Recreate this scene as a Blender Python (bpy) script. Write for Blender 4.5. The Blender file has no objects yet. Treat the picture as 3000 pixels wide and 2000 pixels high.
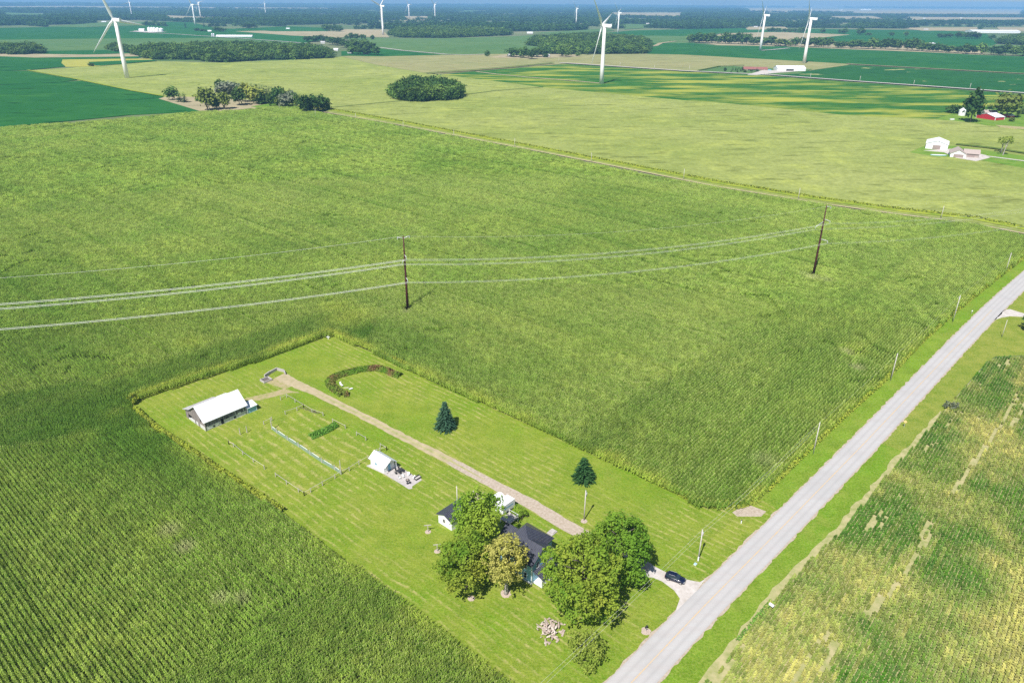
import bpy, math, random
import numpy as np
from mathutils import Vector

# ---------------------------------------------------------------- camera, sky, sun, exposure
sc = bpy.context.scene
COL = sc.collection
H = 115.0
CX, CY, F, HY, ROLL = 1500, 1000, 2100, 5, math.radians(0.36)
PITCH = math.atan((CY - HY) / F)
cam_d = bpy.data.cameras.new('camera')
cam_d.sensor_width = 36; cam_d.lens = 36 * F / 3000
cam_d.clip_start = 1; cam_d.clip_end = 60000
cam = bpy.data.objects.new('camera', cam_d); COL.objects.link(cam); sc.camera = cam
_right = Vector((math.cos(ROLL), math.sin(ROLL) * math.sin(PITCH), math.sin(ROLL) * math.cos(PITCH)))
_up = Vector((-math.sin(ROLL), math.cos(ROLL) * math.sin(PITCH), math.cos(ROLL) * math.cos(PITCH)))
_back = _right.cross(_up)
from mathutils import Matrix
cam.matrix_world = Matrix(((_right.x, _up.x, _back.x, 0), (_right.y, _up.y, _back.y, 0), (_right.z, _up.z, _back.z, H), (0, 0, 0, 1)))

SUN_EL, SUN_AZ = math.radians(53), math.radians(243.5)     # azimuth counted ccw from +x
world = bpy.data.worlds.new('World'); sc.world = world; world.use_nodes = True
wn = world.node_tree.nodes; wl = world.node_tree.links
bg = wn['Background']
sky = wn.new('ShaderNodeTexSky'); sky.sky_type = 'NISHITA'; sky.sun_disc = False
sky.sun_elevation = SUN_EL; sky.sun_rotation = math.radians(90) - SUN_AZ
sky.altitude = 200; sky.air_density = 1.0; sky.dust_density = 0.6; sky.ozone_density = 1.0
wl.new(sky.outputs[0], bg.inputs[0]); bg.inputs[1].default_value = 0.07
sun_d = bpy.data.lights.new('sun', 'SUN'); sun_d.energy = 5.0; sun_d.angle = math.radians(0.5); sun_d.color = (1.0, 0.965, 0.92)
sun = bpy.data.objects.new('sun', sun_d); COL.objects.link(sun)
sdir = Vector((math.cos(SUN_EL) * math.cos(SUN_AZ), math.cos(SUN_EL) * math.sin(SUN_AZ), math.sin(SUN_EL)))
sun.rotation_euler = sdir.to_track_quat('Z', 'Y').to_euler(); sun.location = (0, 0, 300)
sc.view_settings.view_transform = 'Standard'; sc.view_settings.look = 'None'
sc.view_settings.exposure = 0.5; sc.view_settings.gamma = 1
sc.cycles.use_denoising = False
sc.cycles.max_bounces = 6; sc.cycles.transparent_max_bounces = 8; sc.cycles.volume_bounces = 1
sc.cycles.diffuse_bounces = 3; sc.cycles.glossy_bounces = 2; sc.cycles.transmission_bounces = 3

# ---------------------------------------------------------------- pixel <-> ground helpers (3000x2000 frame)
def ray(x, y):
    X = x - CX; Y = CY - y
    X, Y = X * math.cos(ROLL) - Y * math.sin(ROLL), X * math.sin(ROLL) + Y * math.cos(ROLL)
    return (X, F * math.cos(PITCH) + Y * math.sin(PITCH), -F * math.sin(PITCH) + Y * math.cos(PITCH))
def P(x, y, z=0.0):
    d = ray(x, y); t = (z - H) / d[2]
    return Vector((d[0] * t, d[1] * t, z))
def proj(X, Y, Z):
    dz = Z - H
    zc = Y * math.cos(PITCH) - dz * math.sin(PITCH); yc = Y * math.sin(PITCH) + dz * math.cos(PITCH)
    a = F * X / zc; b = F * yc / zc
    c, s = math.cos(-ROLL), math.sin(-ROLL)
    return CX + a * c - b * s, CY - (a * s + b * c)
def height(base, top):
    B = P(*base); r = ray(*top)
    return H + math.hypot(B.x, B.y) * r[2] / math.hypot(r[0], r[1])
GA = math.radians(48.8)                                     # the road's direction; fields follow it
U = Vector((math.cos(GA), math.sin(GA), 0)); V = Vector((-math.sin(GA), math.cos(GA), 0))

# ---------------------------------------------------------------- object helpers
def tag(o, label=None, cat=None, group=None, kind=None):
    if label: o['label'] = label
    if cat: o['category'] = cat
    if group: o['group'] = group
    if kind: o['kind'] = kind
    return o
def empty(name, loc, rz=0, label=None, cat=None, group=None):
    o = bpy.data.objects.new(name, None); COL.objects.link(o)
    o.location = loc; o.rotation_euler = (0, 0, rz); o.empty_display_size = 0.5
    return tag(o, label, cat, group)
class MB:
    def __init__(s): s.v = []; s.f = []
    def add(s, vs, fs):
        n = len(s.v); s.v += [tuple(p) for p in vs]; s.f += [tuple(i + n for i in f) for f in fs]; return s
    def box(s, x0, x1, y0, y1, z0, z1):
        return s.add([(x0, y0, z0), (x1, y0, z0), (x1, y1, z0), (x0, y1, z0), (x0, y0, z1), (x1, y0, z1), (x1, y1, z1), (x0, y1, z1)],
                     [(0, 3, 2, 1), (4, 5, 6, 7), (0, 1, 5, 4), (1, 2, 6, 5), (2, 3, 7, 6), (3, 0, 4, 7)])
    def cbox(s, c, d, rz=0, tilt=0):
        n = len(s.v); s.box(-d[0] / 2, d[0] / 2, -d[1] / 2, d[1] / 2, -d[2] / 2, d[2] / 2)
        ca, sa = math.cos(rz), math.sin(rz); ct, st = math.cos(tilt), math.sin(tilt)
        for i in range(n, len(s.v)):
            x, y, z = s.v[i]; x, z = x * ct + z * st, -x * st + z * ct
            s.v[i] = (x * ca - y * sa + c[0], x * sa + y * ca + c[1], z + c[2])
        return s
    def prism(s, pts, z0, z1):
        n = len(pts)
        return s.add([(p[0], p[1], z0) for p in pts] + [(p[0], p[1], z1) for p in pts],
                     [tuple(range(n - 1, -1, -1)), tuple(range(n, 2 * n))] + [(i, (i + 1) % n, n + (i + 1) % n, n + i) for i in range(n)])
    def extr(s, pts, axis, a0, a1):
        """profile pts (h, z) swept along axis 'x' (pts are y,z) or 'y' (pts are x,z)"""
        n = len(pts); mk = (lambda p, a: (a, p[0], p[1])) if axis == 'x' else (lambda p, a: (p[0], a, p[1]))
        return s.add([mk(p, a0) for p in pts] + [mk(p, a1) for p in pts],
                     [tuple(range(n - 1, -1, -1)), tuple(range(n, 2 * n))] + [(i, (i + 1) % n, n + (i + 1) % n, n + i) for i in range(n)])
    def tube(s, pts, rad, seg=6, cap=True):
        pts = [Vector(p) for p in pts]; rs = rad if isinstance(rad, (list, tuple)) else [rad] * len(pts)
        rings = []
        for i, p in enumerate(pts):
            d = (pts[min(i + 1, len(pts) - 1)] - pts[max(i - 1, 0)]).normalized()
            a = Vector((0, 0, 1)) if abs(d.z) < 0.9 else Vector((1, 0, 0))
            x = d.cross(a).normalized(); y = d.cross(x)
            rings.append([p + (x * math.cos(2 * math.pi * k / seg) + y * math.sin(2 * math.pi * k / seg)) * rs[i] for k in range(seg)])
        vs = [q for r in rings for q in r]; fs = []
        for i in range(len(pts) - 1):
            for k in range(seg):
                fs.append((i * seg + k, i * seg + (k + 1) % seg, (i + 1) * seg + (k + 1) % seg, (i + 1) * seg + k))
        if cap: fs += [tuple(range(seg - 1, -1, -1)), tuple((len(pts) - 1) * seg + k for k in range(seg))]
        return s.add(vs, fs)
    def mesh(s, name, mat, smooth=False):
        me = bpy.data.meshes.new(name); me.from_pydata([tuple(v) for v in s.v], [], s.f)
        if mat: me.materials.append(mat)
        if smooth: me.polygons.foreach_set('use_smooth', [True] * len(me.polygons))
        me.update(); return me
    def build(s, name, mat, parent=None, smooth=False, fix=True):
        me = s.mesh(name, mat, smooth)
        if fix and len(s.f) < 4000:
            import bmesh
            bm = bmesh.new(); bm.from_mesh(me); bmesh.ops.recalc_face_normals(bm, faces=bm.faces); bm.to_mesh(me); bm.free()
        o = bpy.data.objects.new(name, me); COL.objects.link(o)
        if parent: o.parent = parent
        return o
def copy_tree(o, loc=None, rz=None, sc_=None, label=None):
    c = o.copy(); COL.objects.link(c)
    for ch in list(o.children):
        d = ch.copy(); COL.objects.link(d); d.parent = c
        for g in list(ch.children):
            e = g.copy(); COL.objects.link(e); e.parent = d
    if loc is not None: c.location = loc
    if rz is not None: c.rotation_euler = (0, 0, rz)
    if sc_ is not None: c.scale = sc_ if not isinstance(sc_, (int, float)) else (sc_,) * 3
    if label: c['label'] = label
    return c

# ---------------------------------------------------------------- materials
def nodes_of(name):
    m = bpy.data.materials.new(name); m.use_nodes = True
    return m, m.node_tree.nodes, m.node_tree.links, m.node_tree.nodes['Principled BSDF']
def noise(n, l, vec, scale, detail=4, rough=0.6, mapping=None):
    t = n.new('ShaderNodeTexNoise'); t.inputs['Scale'].default_value = scale; t.inputs['Detail'].default_value = detail
    t.inputs['Roughness'].default_value = rough
    if mapping:
        mp = n.new('ShaderNodeMapping'); mp.inputs['Rotation'].default_value = mapping[0]; mp.inputs['Scale'].default_value = mapping[1]
        l.new(vec, mp.inputs[0]); vec = mp.outputs[0]
    l.new(vec, t.inputs['Vector']); return t.outputs['Fac']
def ramp(n, l, fac, a, b):
    r = n.new('ShaderNodeMapRange'); r.inputs[1].default_value = a; r.inputs[2].default_value = b; r.clamp = True
    l.new(fac, r.inputs[0]); return r.outputs[0]
def mixc(n, l, fac, a, b, mode='MIX'):
    m = n.new('ShaderNodeMix'); m.data_type = 'RGBA'; m.blend_type = mode
    for sock, val in ((m.inputs[0], fac), (m.inputs[6], a), (m.inputs[7], b)):
        if hasattr(val, 'is_output'): l.new(val, sock)
        elif isinstance(val, (int, float)): sock.default_value = val
        else: sock.default_value = (*val, 1)
    return m.outputs[2]
def mathn(n, l, op, a, b=0.0):
    m = n.new('ShaderNodeMath'); m.operation = op
    for sock, val in ((m.inputs[0], a), (m.inputs[1], b)):
        if hasattr(val, 'is_output'): l.new(val, sock)
        else: sock.default_value = val
    return m.outputs[0]
def wpos(n): return n.new('ShaderNodeNewGeometry').outputs['Position']
def simple(name, col, col2=None, scale=2.0, rough=0.7, metal=0.0, bump=0.0, spec=0.3, stretch=(1, 1, 1)):
    m, n, l, b = nodes_of(name)
    b.inputs['Roughness'].default_value = rough; b.inputs['Metallic'].default_value = metal
    b.inputs['Specular IOR Level'].default_value = spec
    tc = n.new('ShaderNodeTexCoord').outputs['Object']
    f = noise(n, l, tc, scale, 5, 0.65, ((0, 0, 0), stretch))
    col2 = col2 or tuple(c * 0.8 for c in col)
    l.new(mixc(n, l, ramp(n, l, f, 0.35, 0.65), col, col2), b.inputs['Base Color'])
    if bump:
        bp = n.new('ShaderNodeBump'); bp.inputs['Strength'].default_value = bump; bp.inputs['Distance'].default_value = 0.05
        l.new(f, bp.inputs['Height']); l.new(bp.outputs[0], b.inputs['Normal'])
    return m
def ribbed(name, col, col2, axis=0, pitch=0.4, rough=0.45, metal=0.0, spec=0.4):
    """standing-seam or board surface: object-space ridges along one axis"""
    m, n, l, b = nodes_of(name)
    b.inputs['Roughness'].default_value = rough; b.inputs['Metallic'].default_value = metal; b.inputs['Specular IOR Level'].default_value = spec
    tc = n.new('ShaderNodeTexCoord').outputs['Object']
    sp = n.new('ShaderNodeSeparateXYZ'); l.new(tc, sp.inputs[0])
    fr = mathn(n, l, 'FRACT', mathn(n, l, 'DIVIDE', sp.outputs[axis], pitch))
    seam = mathn(n, l, 'LESS_THAN', fr, 0.18)
    f = noise(n, l, tc, 1.2, 4)
    c = mixc(n, l, ramp(n, l, f, 0.3, 0.7), col, tuple((a + b_) / 2 for a, b_ in zip(col, col2)))
    l.new(mixc(n, l, seam, c, col2), b.inputs['Base Color'])
    bp = n.new('ShaderNodeBump'); bp.inputs['Strength'].default_value = 0.6; bp.inputs['Distance'].default_value = 0.04
    l.new(seam, bp.inputs['Height']); l.new(bp.outputs[0], b.inputs['Normal'])
    return m
def boards(name, cols, axis=0, pitch=0.25, lowmix=None):
    """weathered vertical boards: random tone per board"""
    m, n, l, b = nodes_of(name); b.inputs['Roughness'].default_value = 0.9; b.inputs['Specular IOR Level'].default_value = 0.1
    tc = n.new('ShaderNodeTexCoord').outputs['Object']
    sp = n.new('ShaderNodeSeparateXYZ'); l.new(tc, sp.inputs[0])
    q = mathn(n, l, 'DIVIDE', sp.outputs[axis], pitch)
    idn = n.new('ShaderNodeTexWhiteNoise'); idn.noise_dimensions = '1D'; l.new(mathn(n, l, 'FLOOR', q), idn.inputs['W'])
    c = mixc(n, l, idn.outputs[0], cols[0], cols[1])
    gap = mathn(n, l, 'LESS_THAN', mathn(n, l, 'FRACT', q), 0.14)
    c = mixc(n, l, gap, c, tuple(x * 0.35 for x in cols[0]))
    f = noise(n, l, tc, 3, 5, 0.7, ((0, 0, 0), (1, 1, 0.25)))
    c = mixc(n, l, mathn(n, l, 'MULTIPLY', ramp(n, l, f, 0.45, 0.7), 0.6), c, cols[2])
    l.new(c, b.inputs['Base Color']); return m
def foliage(name, c1, c2, c3, scale=0.25, trans=0.25, inst=False, big=0.01, tint=(0.40, 0.42, 0.04), c4=None, shift=0.0, spread=0.3, deep=(0.085, 0.20, 0.025)):
    m, n, l, b = nodes_of(name); n.remove(b)
    out = n['Material Output']; pos = wpos(n)
    f1 = noise(n, l, pos, scale, 3); f2 = noise(n, l, pos, big, 4, 0.55)
    c = mixc(n, l, ramp(n, l, f1, 0.32, 0.68), c1, c2)
    c = mixc(n, l, ramp(n, l, f2, 0.42 + shift, 0.66 + shift), c, c3)
    if c4: c = mixc(n, l, ramp(n, l, noise(n, l, pos, big * 3.1, 3, 0.5), 0.55, 0.72), c, c4)
    if inst:
        at = n.new('ShaderNodeAttribute'); at.attribute_type = 'INSTANCER'; at.attribute_name = 'tint'
        c = mixc(n, l, at.outputs['Fac'], c, tint)
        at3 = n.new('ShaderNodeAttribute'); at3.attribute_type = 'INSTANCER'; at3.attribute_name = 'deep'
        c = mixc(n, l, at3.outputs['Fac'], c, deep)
        at2 = n.new('ShaderNodeAttribute'); at2.attribute_type = 'INSTANCER'; at2.attribute_name = 'dry'
        c = mixc(n, l, at2.outputs['Fac'], c, (0.60, 0.54, 0.32))
    rnd = n.new('ShaderNodeObjectInfo').outputs['Random']
    hs = n.new('ShaderNodeHueSaturation'); hs.inputs['Saturation'].default_value = 1.0
    l.new(mathn(n, l, 'ADD', mathn(n, l, 'MULTIPLY', rnd, spread), 1.0 - spread / 2), hs.inputs['Value']); l.new(c, hs.inputs['Color'])
    d = n.new('ShaderNodeBsdfDiffuse'); t = n.new('ShaderNodeBsdfTranslucent'); mx = n.new('ShaderNodeMixShader')
    l.new(hs.outputs[0], d.inputs[0]); l.new(mixc(n, l, 0.4, hs.outputs[0], (0.25, 0.35, 0.02)), t.inputs[0])
    mx.inputs[0].default_value = trans; l.new(d.outputs[0], mx.inputs[1]); l.new(t.outputs[0], mx.inputs[2])
    l.new(mx.outputs[0], out.inputs[0]); return m
def field(name, c1, c2, c3, patch_scale=0.01, mid=0.06, fine=0.5, dry=None, dry_lo=0.58, dry_hi=0.62, rows=True, streak=None, fleck=0.35, drys=0.006):
    """far crop seen as a canopy: broad patches, mid mottling, plant-scale flecks"""
    m, n, l, b = nodes_of(name); b.inputs['Roughness'].default_value = 1.0; b.inputs['Specular IOR Level'].default_value = 0.0
    pos = wpos(n)
    f1 = noise(n, l, pos, patch_scale, 3, 0.5); f2 = noise(n, l, pos, mid, 4, 0.6); f3 = noise(n, l, pos, fine, 2, 0.7)
    c = mixc(n, l, ramp(n, l, f1, 0.35, 0.65), c1, c2)
    c = mixc(n, l, ramp(n, l, f2, 0.5, 0.72), c, c3)
    fk = ramp(n, l, f3, 0.3, 0.7)
    c = mixc(n, l, mathn(n, l, 'MULTIPLY', fk, fleck), c, tuple(x * 0.35 for x in c1))
    fd = noise(n, l, pos, mid * 1.9, 4, 0.65, ((0, 0, -GA), (0.5, 1.5, 1)))
    c = mixc(n, l, mathn(n, l, 'MULTIPLY', ramp(n, l, fd, 0.55, 0.66), 0.7), c, tuple(x * 0.42 for x in c1))
    f5 = noise(n, l, pos, mid * 3.3, 3, 0.7)
    c = mixc(n, l, mathn(n, l, 'MULTIPLY', ramp(n, l, f5, 0.45, 0.70), fleck), c, tuple(x * 0.55 for x in c1))
    if dry:
        st = noise(n, l, pos, drys, 5, 0.62, ((0, 0, -GA), streak or (1, 1, 1)))
        c = mixc(n, l, ramp(n, l, st, dry_lo, dry_hi), c, dry)
    l.new(c, b.inputs['Base Color']); return m

M = {}
M['white_metal'] = ribbed('white ribbed metal', (0.80, 0.81, 0.82), (0.66, 0.68, 0.70), 0, 0.45, 0.5)
M['old_metal'] = simple('old grey roof metal', (0.55, 0.56, 0.58), (0.35, 0.30, 0.27), 0.8, 0.6)
M['black_metal'] = ribbed('black standing seam metal', (0.030, 0.032, 0.048), (0.075, 0.078, 0.10), 0, 0.45, 0.42, 0.0, 0.5)
M['black_metal_y'] = ribbed('black standing seam metal across', (0.030, 0.032, 0.048), (0.075, 0.078, 0.10), 1, 0.45, 0.42, 0.0, 0.5)
M['white'] = simple('white paint', (0.80, 0.80, 0.79), (0.70, 0.70, 0.70), 1.5, 0.6)
M['blue'] = ribbed('pale blue siding', (0.28, 0.52, 0.68), (0.21, 0.42, 0.57), 2, 0.22, 0.6)
M['grey_boards'] = boards('weathered grey boards', ((0.20, 0.17, 0.16), (0.36, 0.31, 0.29), (0.13, 0.12, 0.13)), 1)
M['grey_boards_x'] = boards('weathered grey boards front', ((0.10, 0.10, 0.12), (0.30, 0.28, 0.28), (0.10, 0.10, 0.12)), 0, 0.3)
M['block'] = simple('whitewashed block', (0.68, 0.67, 0.65), (0.45, 0.44, 0.44), 2.2, 0.9, bump=0.3)
M['dark'] = simple('dark opening', (0.015, 0.015, 0.02), (0.03, 0.03, 0.03), 1, 0.9)
M['glass'] = simple('window glass', (0.02, 0.03, 0.04), (0.03, 0.05, 0.07), 0.6, 0.08, spec=0.6)
M['red'] = ribbed('red barn siding', (0.58, 0.035, 0.045), (0.42, 0.02, 0.03), 0, 0.5, 0.6)
M['tan_roof'] = simple('tan shingles', (0.42, 0.35, 0.31), (0.32, 0.26, 0.24), 3, 0.9)
M['red_roof'] = simple('reddish brown shingles', (0.30, 0.12, 0.10), (0.22, 0.09, 0.08), 2, 0.9)
M['brown_door'] = simple('taupe door', (0.33, 0.26, 0.24), (0.28, 0.22, 0.2), 1, 0.7)
M['concrete'] = simple('concrete', (0.48, 0.44, 0.42), (0.37, 0.34, 0.32), 0.9, 0.9, bump=0.2)
M['wood'] = simple('grey weathered wood', (0.50, 0.46, 0.40), (0.33, 0.30, 0.27), 5, 0.9)
M['palewood'] = simple('pale wood', (0.62, 0.55, 0.40), (0.50, 0.45, 0.33), 4, 0.9)
M['pole'] = simple('utility pole wood', (0.58, 0.54, 0.50), (0.45, 0.41, 0.38), 3, 0.9, stretch=(1, 1, 0.2))
M['rust'] = simple('weathering steel', (0.085, 0.022, 0.018), (0.055, 0.016, 0.014), 1.2, 0.7)
M['steel'] = simple('galvanised steel', (0.62, 0.62, 0.63), (0.5, 0.5, 0.5), 2, 0.45, 0.3)
M['wire'] = simple('aluminium conductor', (0.75, 0.74, 0.72), (0.65, 0.64, 0.62), 1, 0.5, 0.0)
M['insul'] = simple('insulator grey', (0.55, 0.57, 0.60), None, 2, 0.4)
M['turbine'] = simple('turbine white', (0.86, 0.86, 0.86), (0.80, 0.81, 0.82), 0.05, 0.4)
M['turbine_pink'] = simple('tower white', (0.86, 0.83, 0.82), (0.82, 0.79, 0.78), 0.05, 0.5)
M['bark'] = simple('bark', (0.16, 0.13, 0.11), (0.09, 0.075, 0.065), 4, 0.95, bump=0.5, stretch=(1, 1, 0.3))
M['palebark'] = simple('pale bark', (0.40, 0.37, 0.33), (0.26, 0.23, 0.2), 3, 0.95, bump=0.4, stretch=(1, 1, 0.3))
M['rock'] = simple('pinkish stone', (0.46, 0.37, 0.31), (0.30, 0.24, 0.20), 1.4, 0.95, bump=0.5)
M['rock2'] = simple('pale stone', (0.62, 0.54, 0.47), (0.42, 0.35, 0.31), 1.6, 0.95, bump=0.5)
M['mulch'] = simple('pale mulch', (0.52, 0.42, 0.35), (0.34, 0.27, 0.22), 6, 0.95, bump=0.5)
M['tyre'] = simple('rubber', (0.02, 0.02, 0.02), None, 2, 0.8)
M['rim'] = simple('alloy', (0.6, 0.6, 0.62), None, 2, 0.3, 0.8)
M['carpaint'] = simple('navy car paint', (0.006, 0.010, 0.030), (0.008, 0.013, 0.038), 0.5, 0.12, 0.0, spec=0.8)
M['lamp_red'] = simple('red lamp', (0.35, 0.01, 0.01), None, 2, 0.2)
M['lamp_clear'] = simple('clear lamp', (0.7, 0.72, 0.75), None, 2, 0.1)
M['yellow'] = simple('yellow sign', (0.75, 0.55, 0.25), (0.7, 0.5, 0.2), 2, 0.5)
M['charcoal'] = simple('charcoal furniture', (0.03, 0.03, 0.035), (0.05, 0.05, 0.05), 3, 0.6)
M['poolblue'] = simple('blue pool', (0.12, 0.42, 0.60), (0.10, 0.36, 0.55), 1, 0.2)
m, n, l, b = nodes_of('teal mesh fence')
b.inputs['Base Color'].default_value = (0.34, 0.46, 0.45, 1)
tr = n.new('ShaderNodeBsdfTransparent'); mx = n.new('ShaderNodeMixShader'); mx.inputs[0].default_value = 0.5
l.new(tr.outputs[0], mx.inputs[1]); l.new(b.outputs[0], mx.inputs[2]); l.new(mx.outputs[0], n['Material Output'].inputs[0]); M['net'] = m

# crops
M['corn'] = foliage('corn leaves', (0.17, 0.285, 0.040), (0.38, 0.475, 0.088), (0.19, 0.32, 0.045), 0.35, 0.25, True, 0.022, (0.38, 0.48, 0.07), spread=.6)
M['tassel'] = foliage('corn tassels', (0.60, 0.62, 0.24), (0.46, 0.54, 0.17), (0.42, 0.50, 0.14), 0.35, 0.2, True, 0.012, (0.60, 0.58, 0.14), spread=.5)
M['soy'] = foliage('soy leaves', (0.055, 0.17, 0.016), (0.13, 0.29, 0.028), (0.25, 0.35, 0.05), 0.9, 0.3, True, 0.014, (0.62, 0.57, 0.16), shift=0.06, spread=.55)
M['corn_far'] = field('corn canopy', (0.255, 0.310, 0.078), (0.335, 0.37, 0.118), (0.40, 0.44, 0.11), 0.006, 0.028, 0.30, fleck=0.42)
M['corn_tan'] = field('ripening corn canopy', (0.30, 0.285, 0.13), (0.25, 0.265, 0.11), (0.34, 0.32, 0.15), 0.003, 0.02, 0.25, fleck=0.2)
M['soy_green'] = field('green soy canopy', (0.020, 0.108, 0.028), (0.030, 0.13, 0.030), (0.040, 0.15, 0.032), 0.004, 0.02, 0.3, fleck=0.15)
M['soy_pale'] = field('grey green canopy', (0.085, 0.17, 0.055), (0.11, 0.19, 0.065), (0.125, 0.20, 0.07), 0.004, 0.02, 0.3, fleck=0.15)
M['soy_patch'] = field('patchy soy canopy', (0.032, 0.125, 0.026), (0.05, 0.15, 0.026), (0.07, 0.18, 0.03), 0.006, 0.03, 0.3, dry=(0.30, 0.32, 0.055), dry_lo=0.47, dry_hi=0.62, streak=(1.2, 4.2, 1), fleck=0.15)
M['soy_spots'] = field('soy canopy with bare spots', (0.022, 0.10, 0.030), (0.028, 0.115, 0.03), (0.032, 0.13, 0.03), 0.006, 0.03, 0.3, dry=(0.50, 0.46, 0.20), dry_lo=0.64, dry_hi=0.67, streak=(1.0, 2.2, 1), fleck=0.12, drys=0.008)
M['tan_field'] = field('harvested field', (0.38, 0.32, 0.20), (0.32, 0.28, 0.17), (0.42, 0.35, 0.22), 0.004, 0.02, 0.3, fleck=0.1)
M['yellow_field'] = field('yellow field', (0.38, 0.37, 0.07), (0.35, 0.34, 0.08), (0.30, 0.32, 0.07), 0.01, 0.03, 0.3, fleck=0.1)
M['farmgrass'] = field('farmstead grass', (0.12, 0.24, 0.03), (0.17, 0.27, 0.045), (0.22, 0.29, 0.06), 0.02, 0.08, 0.6, fleck=0.15)
M['ground'] = field('open country ground', (0.09, 0.15, 0.06), (0.24, 0.23, 0.14), (0.15, 0.20, 0.08), 0.0012, 0.004, 0.2, fleck=0.15)
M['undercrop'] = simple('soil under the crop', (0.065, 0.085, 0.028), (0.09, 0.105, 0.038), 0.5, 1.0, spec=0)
M['drysoil'] = simple('dry soil', (0.42, 0.37, 0.20), (0.26, 0.28, 0.10), 0.5, 1.0, spec=0)

def lawn_mat(name, windrow=True, lush=0.0, period=1.9, zlo=0.40, zhi=0.52, lw=0.125, dryness=0.0):
    m, n, l, b = nodes_of(name); b.inputs['Roughness'].default_value = 1; b.inputs['Specular IOR Level'].default_value = 0.0
    pos = wpos(n)
    f1 = noise(n, l, pos, 0.04, 5, 0.6); f2 = noise(n, l, pos, 0.22, 5, 0.7); f3 = noise(n, l, pos, 1.9, 4, 0.75)
    c = mixc(n, l, ramp(n, l, f1, 0.36, 0.60), (0.140, 0.260, 0.014), (0.240, 0.292, 0.038))
    if lush: c = mixc(n, l, lush, c, (0.125, 0.28, 0.022))
    if dryness: c = mixc(n, l, dryness, c, (0.27, 0.26, 0.07))
    c = mixc(n, l, mathn(n, l, 'MULTIPLY', ramp(n, l, f2, 0.40, 0.66), 0.8), c, (0.115, 0.195, 0.016))
    c = mixc(n, l, mathn(n, l, 'MULTIPLY', ramp(n, l, noise(n, l, pos, 0.09, 5, 0.7), 0.52, 0.70), 0.5), c, (0.27, 0.29, 0.06))
    c = mixc(n, l, mathn(n, l, 'MULTIPLY', ramp(n, l, f3, 0.48, 0.70), 0.55), c, (0.34, 0.35, 0.09))
    c = mixc(n, l, mathn(n, l, 'MULTIPLY', ramp(n, l, f3, 0.48, 0.30), 0.65), c, (0.06, 0.13, 0.008))
    if windrow:
        mp = n.new('ShaderNodeMapping'); mp.inputs['Rotation'].default_value = (0, 0, -GA - math.pi / 2); l.new(pos, mp.inputs[0])
        sp = n.new('ShaderNodeSeparateXYZ'); l.new(mp.outputs[0], sp.inputs[0])
        wob = noise(n, l, pos, 0.035, 4)
        yy = mathn(n, l, 'ADD', sp.outputs[1], mathn(n, l, 'MULTIPLY', wob, 4.5))
        fr = mathn(n, l, 'FRACT', mathn(n, l, 'DIVIDE', yy, period))
        d = mathn(n, l, 'ABSOLUTE', mathn(n, l, 'SUBTRACT', fr, 0.5))
        clump = noise(n, l, pos, 0.9, 5, 0.8, ((0, 0, -GA - math.pi / 2), (0.5, 1.3, 1)))
        line = mathn(n, l, 'MULTIPLY', ramp(n, l, mathn(n, l, 'ADD', d, mathn(n, l, 'MULTIPLY', mathn(n, l, 'SUBTRACT', clump, 0.5), 0.7)), lw + 0.09, lw - 0.06), ramp(n, l, noise(n, l, pos, 0.35, 5, 0.8), 0.44, 0.58))
        zone = ramp(n, l, noise(n, l, pos, 0.024, 3, 0.5), zlo, zhi)
        c = mixc(n, l, mathn(n, l, 'MULTIPLY', mathn(n, l, 'MULTIPLY', line, zone), 0.65), c, (0.46, 0.39, 0.17))
        band = mathn(n, l, 'MULTIPLY', ramp(n, l, fr, 0.4, 0.6), 0.30)
        c = mixc(n, l, band, c, (0.19, 0.235, 0.03))

    l.new(c, b.inputs['Base Color'])
    bp = n.new('ShaderNodeBump'); bp.inputs['Strength'].default_value = 1.0; bp.inputs['Distance'].default_value = 0.25
    l.new(f3, bp.inputs['Height']); l.new(bp.outputs[0], b.inputs['Normal']); return m
M['garden'] = lawn_mat('mown garden plot', True, 0, 2.9, 0.2, 0.3, 0.15)
M['lawn'] = lawn_mat('mown lawn')
M['verge'] = lawn_mat('road verge grass', False, 0.42)
M['verge_dry'] = lawn_mat('mown farm frontage', False, 0.0, dryness=0.5)

def road_mat(name, col, dirang, w):
    m, n, l, b = nodes_of(name); b.inputs['Roughness'].default_value = 0.9; b.inputs['Specular IOR Level'].default_value = 0.15
    tc = n.new('ShaderNodeTexCoord').outputs['UV']; pos = wpos(n)
    sp = n.new('ShaderNodeSeparateXYZ'); l.new(tc, sp.inputs[0])
    # wheel tracks across the width (UV v = 0..1)
    a = mathn(n, l, 'ABSOLUTE', mathn(n, l, 'SINE', mathn(n, l, 'MULTIPLY', sp.outputs[1], math.pi * 4)))
    c = mixc(n, l, ramp(n, l, a, 0.1, 0.9), col, tuple(x * 1.16 for x in col))
    f = noise(n, l, pos, 0.5, 5, 0.7, ((0, 0, -dirang), (0.15, 1.5, 1)))
    c = mixc(n, l, mathn(n, l, 'MULTIPLY', ramp(n, l, f, 0.35, 0.7), 0.5), c, (col[0] * 1.05, col[1] * 0.95, col[2] * 0.93))
    c = mixc(n, l, mathn(n, l, 'MULTIPLY', ramp(n, l, noise(n, l, pos, 0.08, 4, 0.6), 0.45, 0.62), 0.35), c, tuple(x * 0.86 for x in col))
    f2 = noise(n, l, pos, 6, 3, 0.8)
    c = mixc(n, l, mathn(n, l, 'MULTIPLY', ramp(n, l, f2, 0.4, 0.7), 0.25), c, tuple(x * 0.75 for x in col))
    l.new(c, b.inputs['Base Color']); return m
M['road'] = road_mat('worn pale asphalt', (0.385, 0.378, 0.368), GA, 7)
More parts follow.
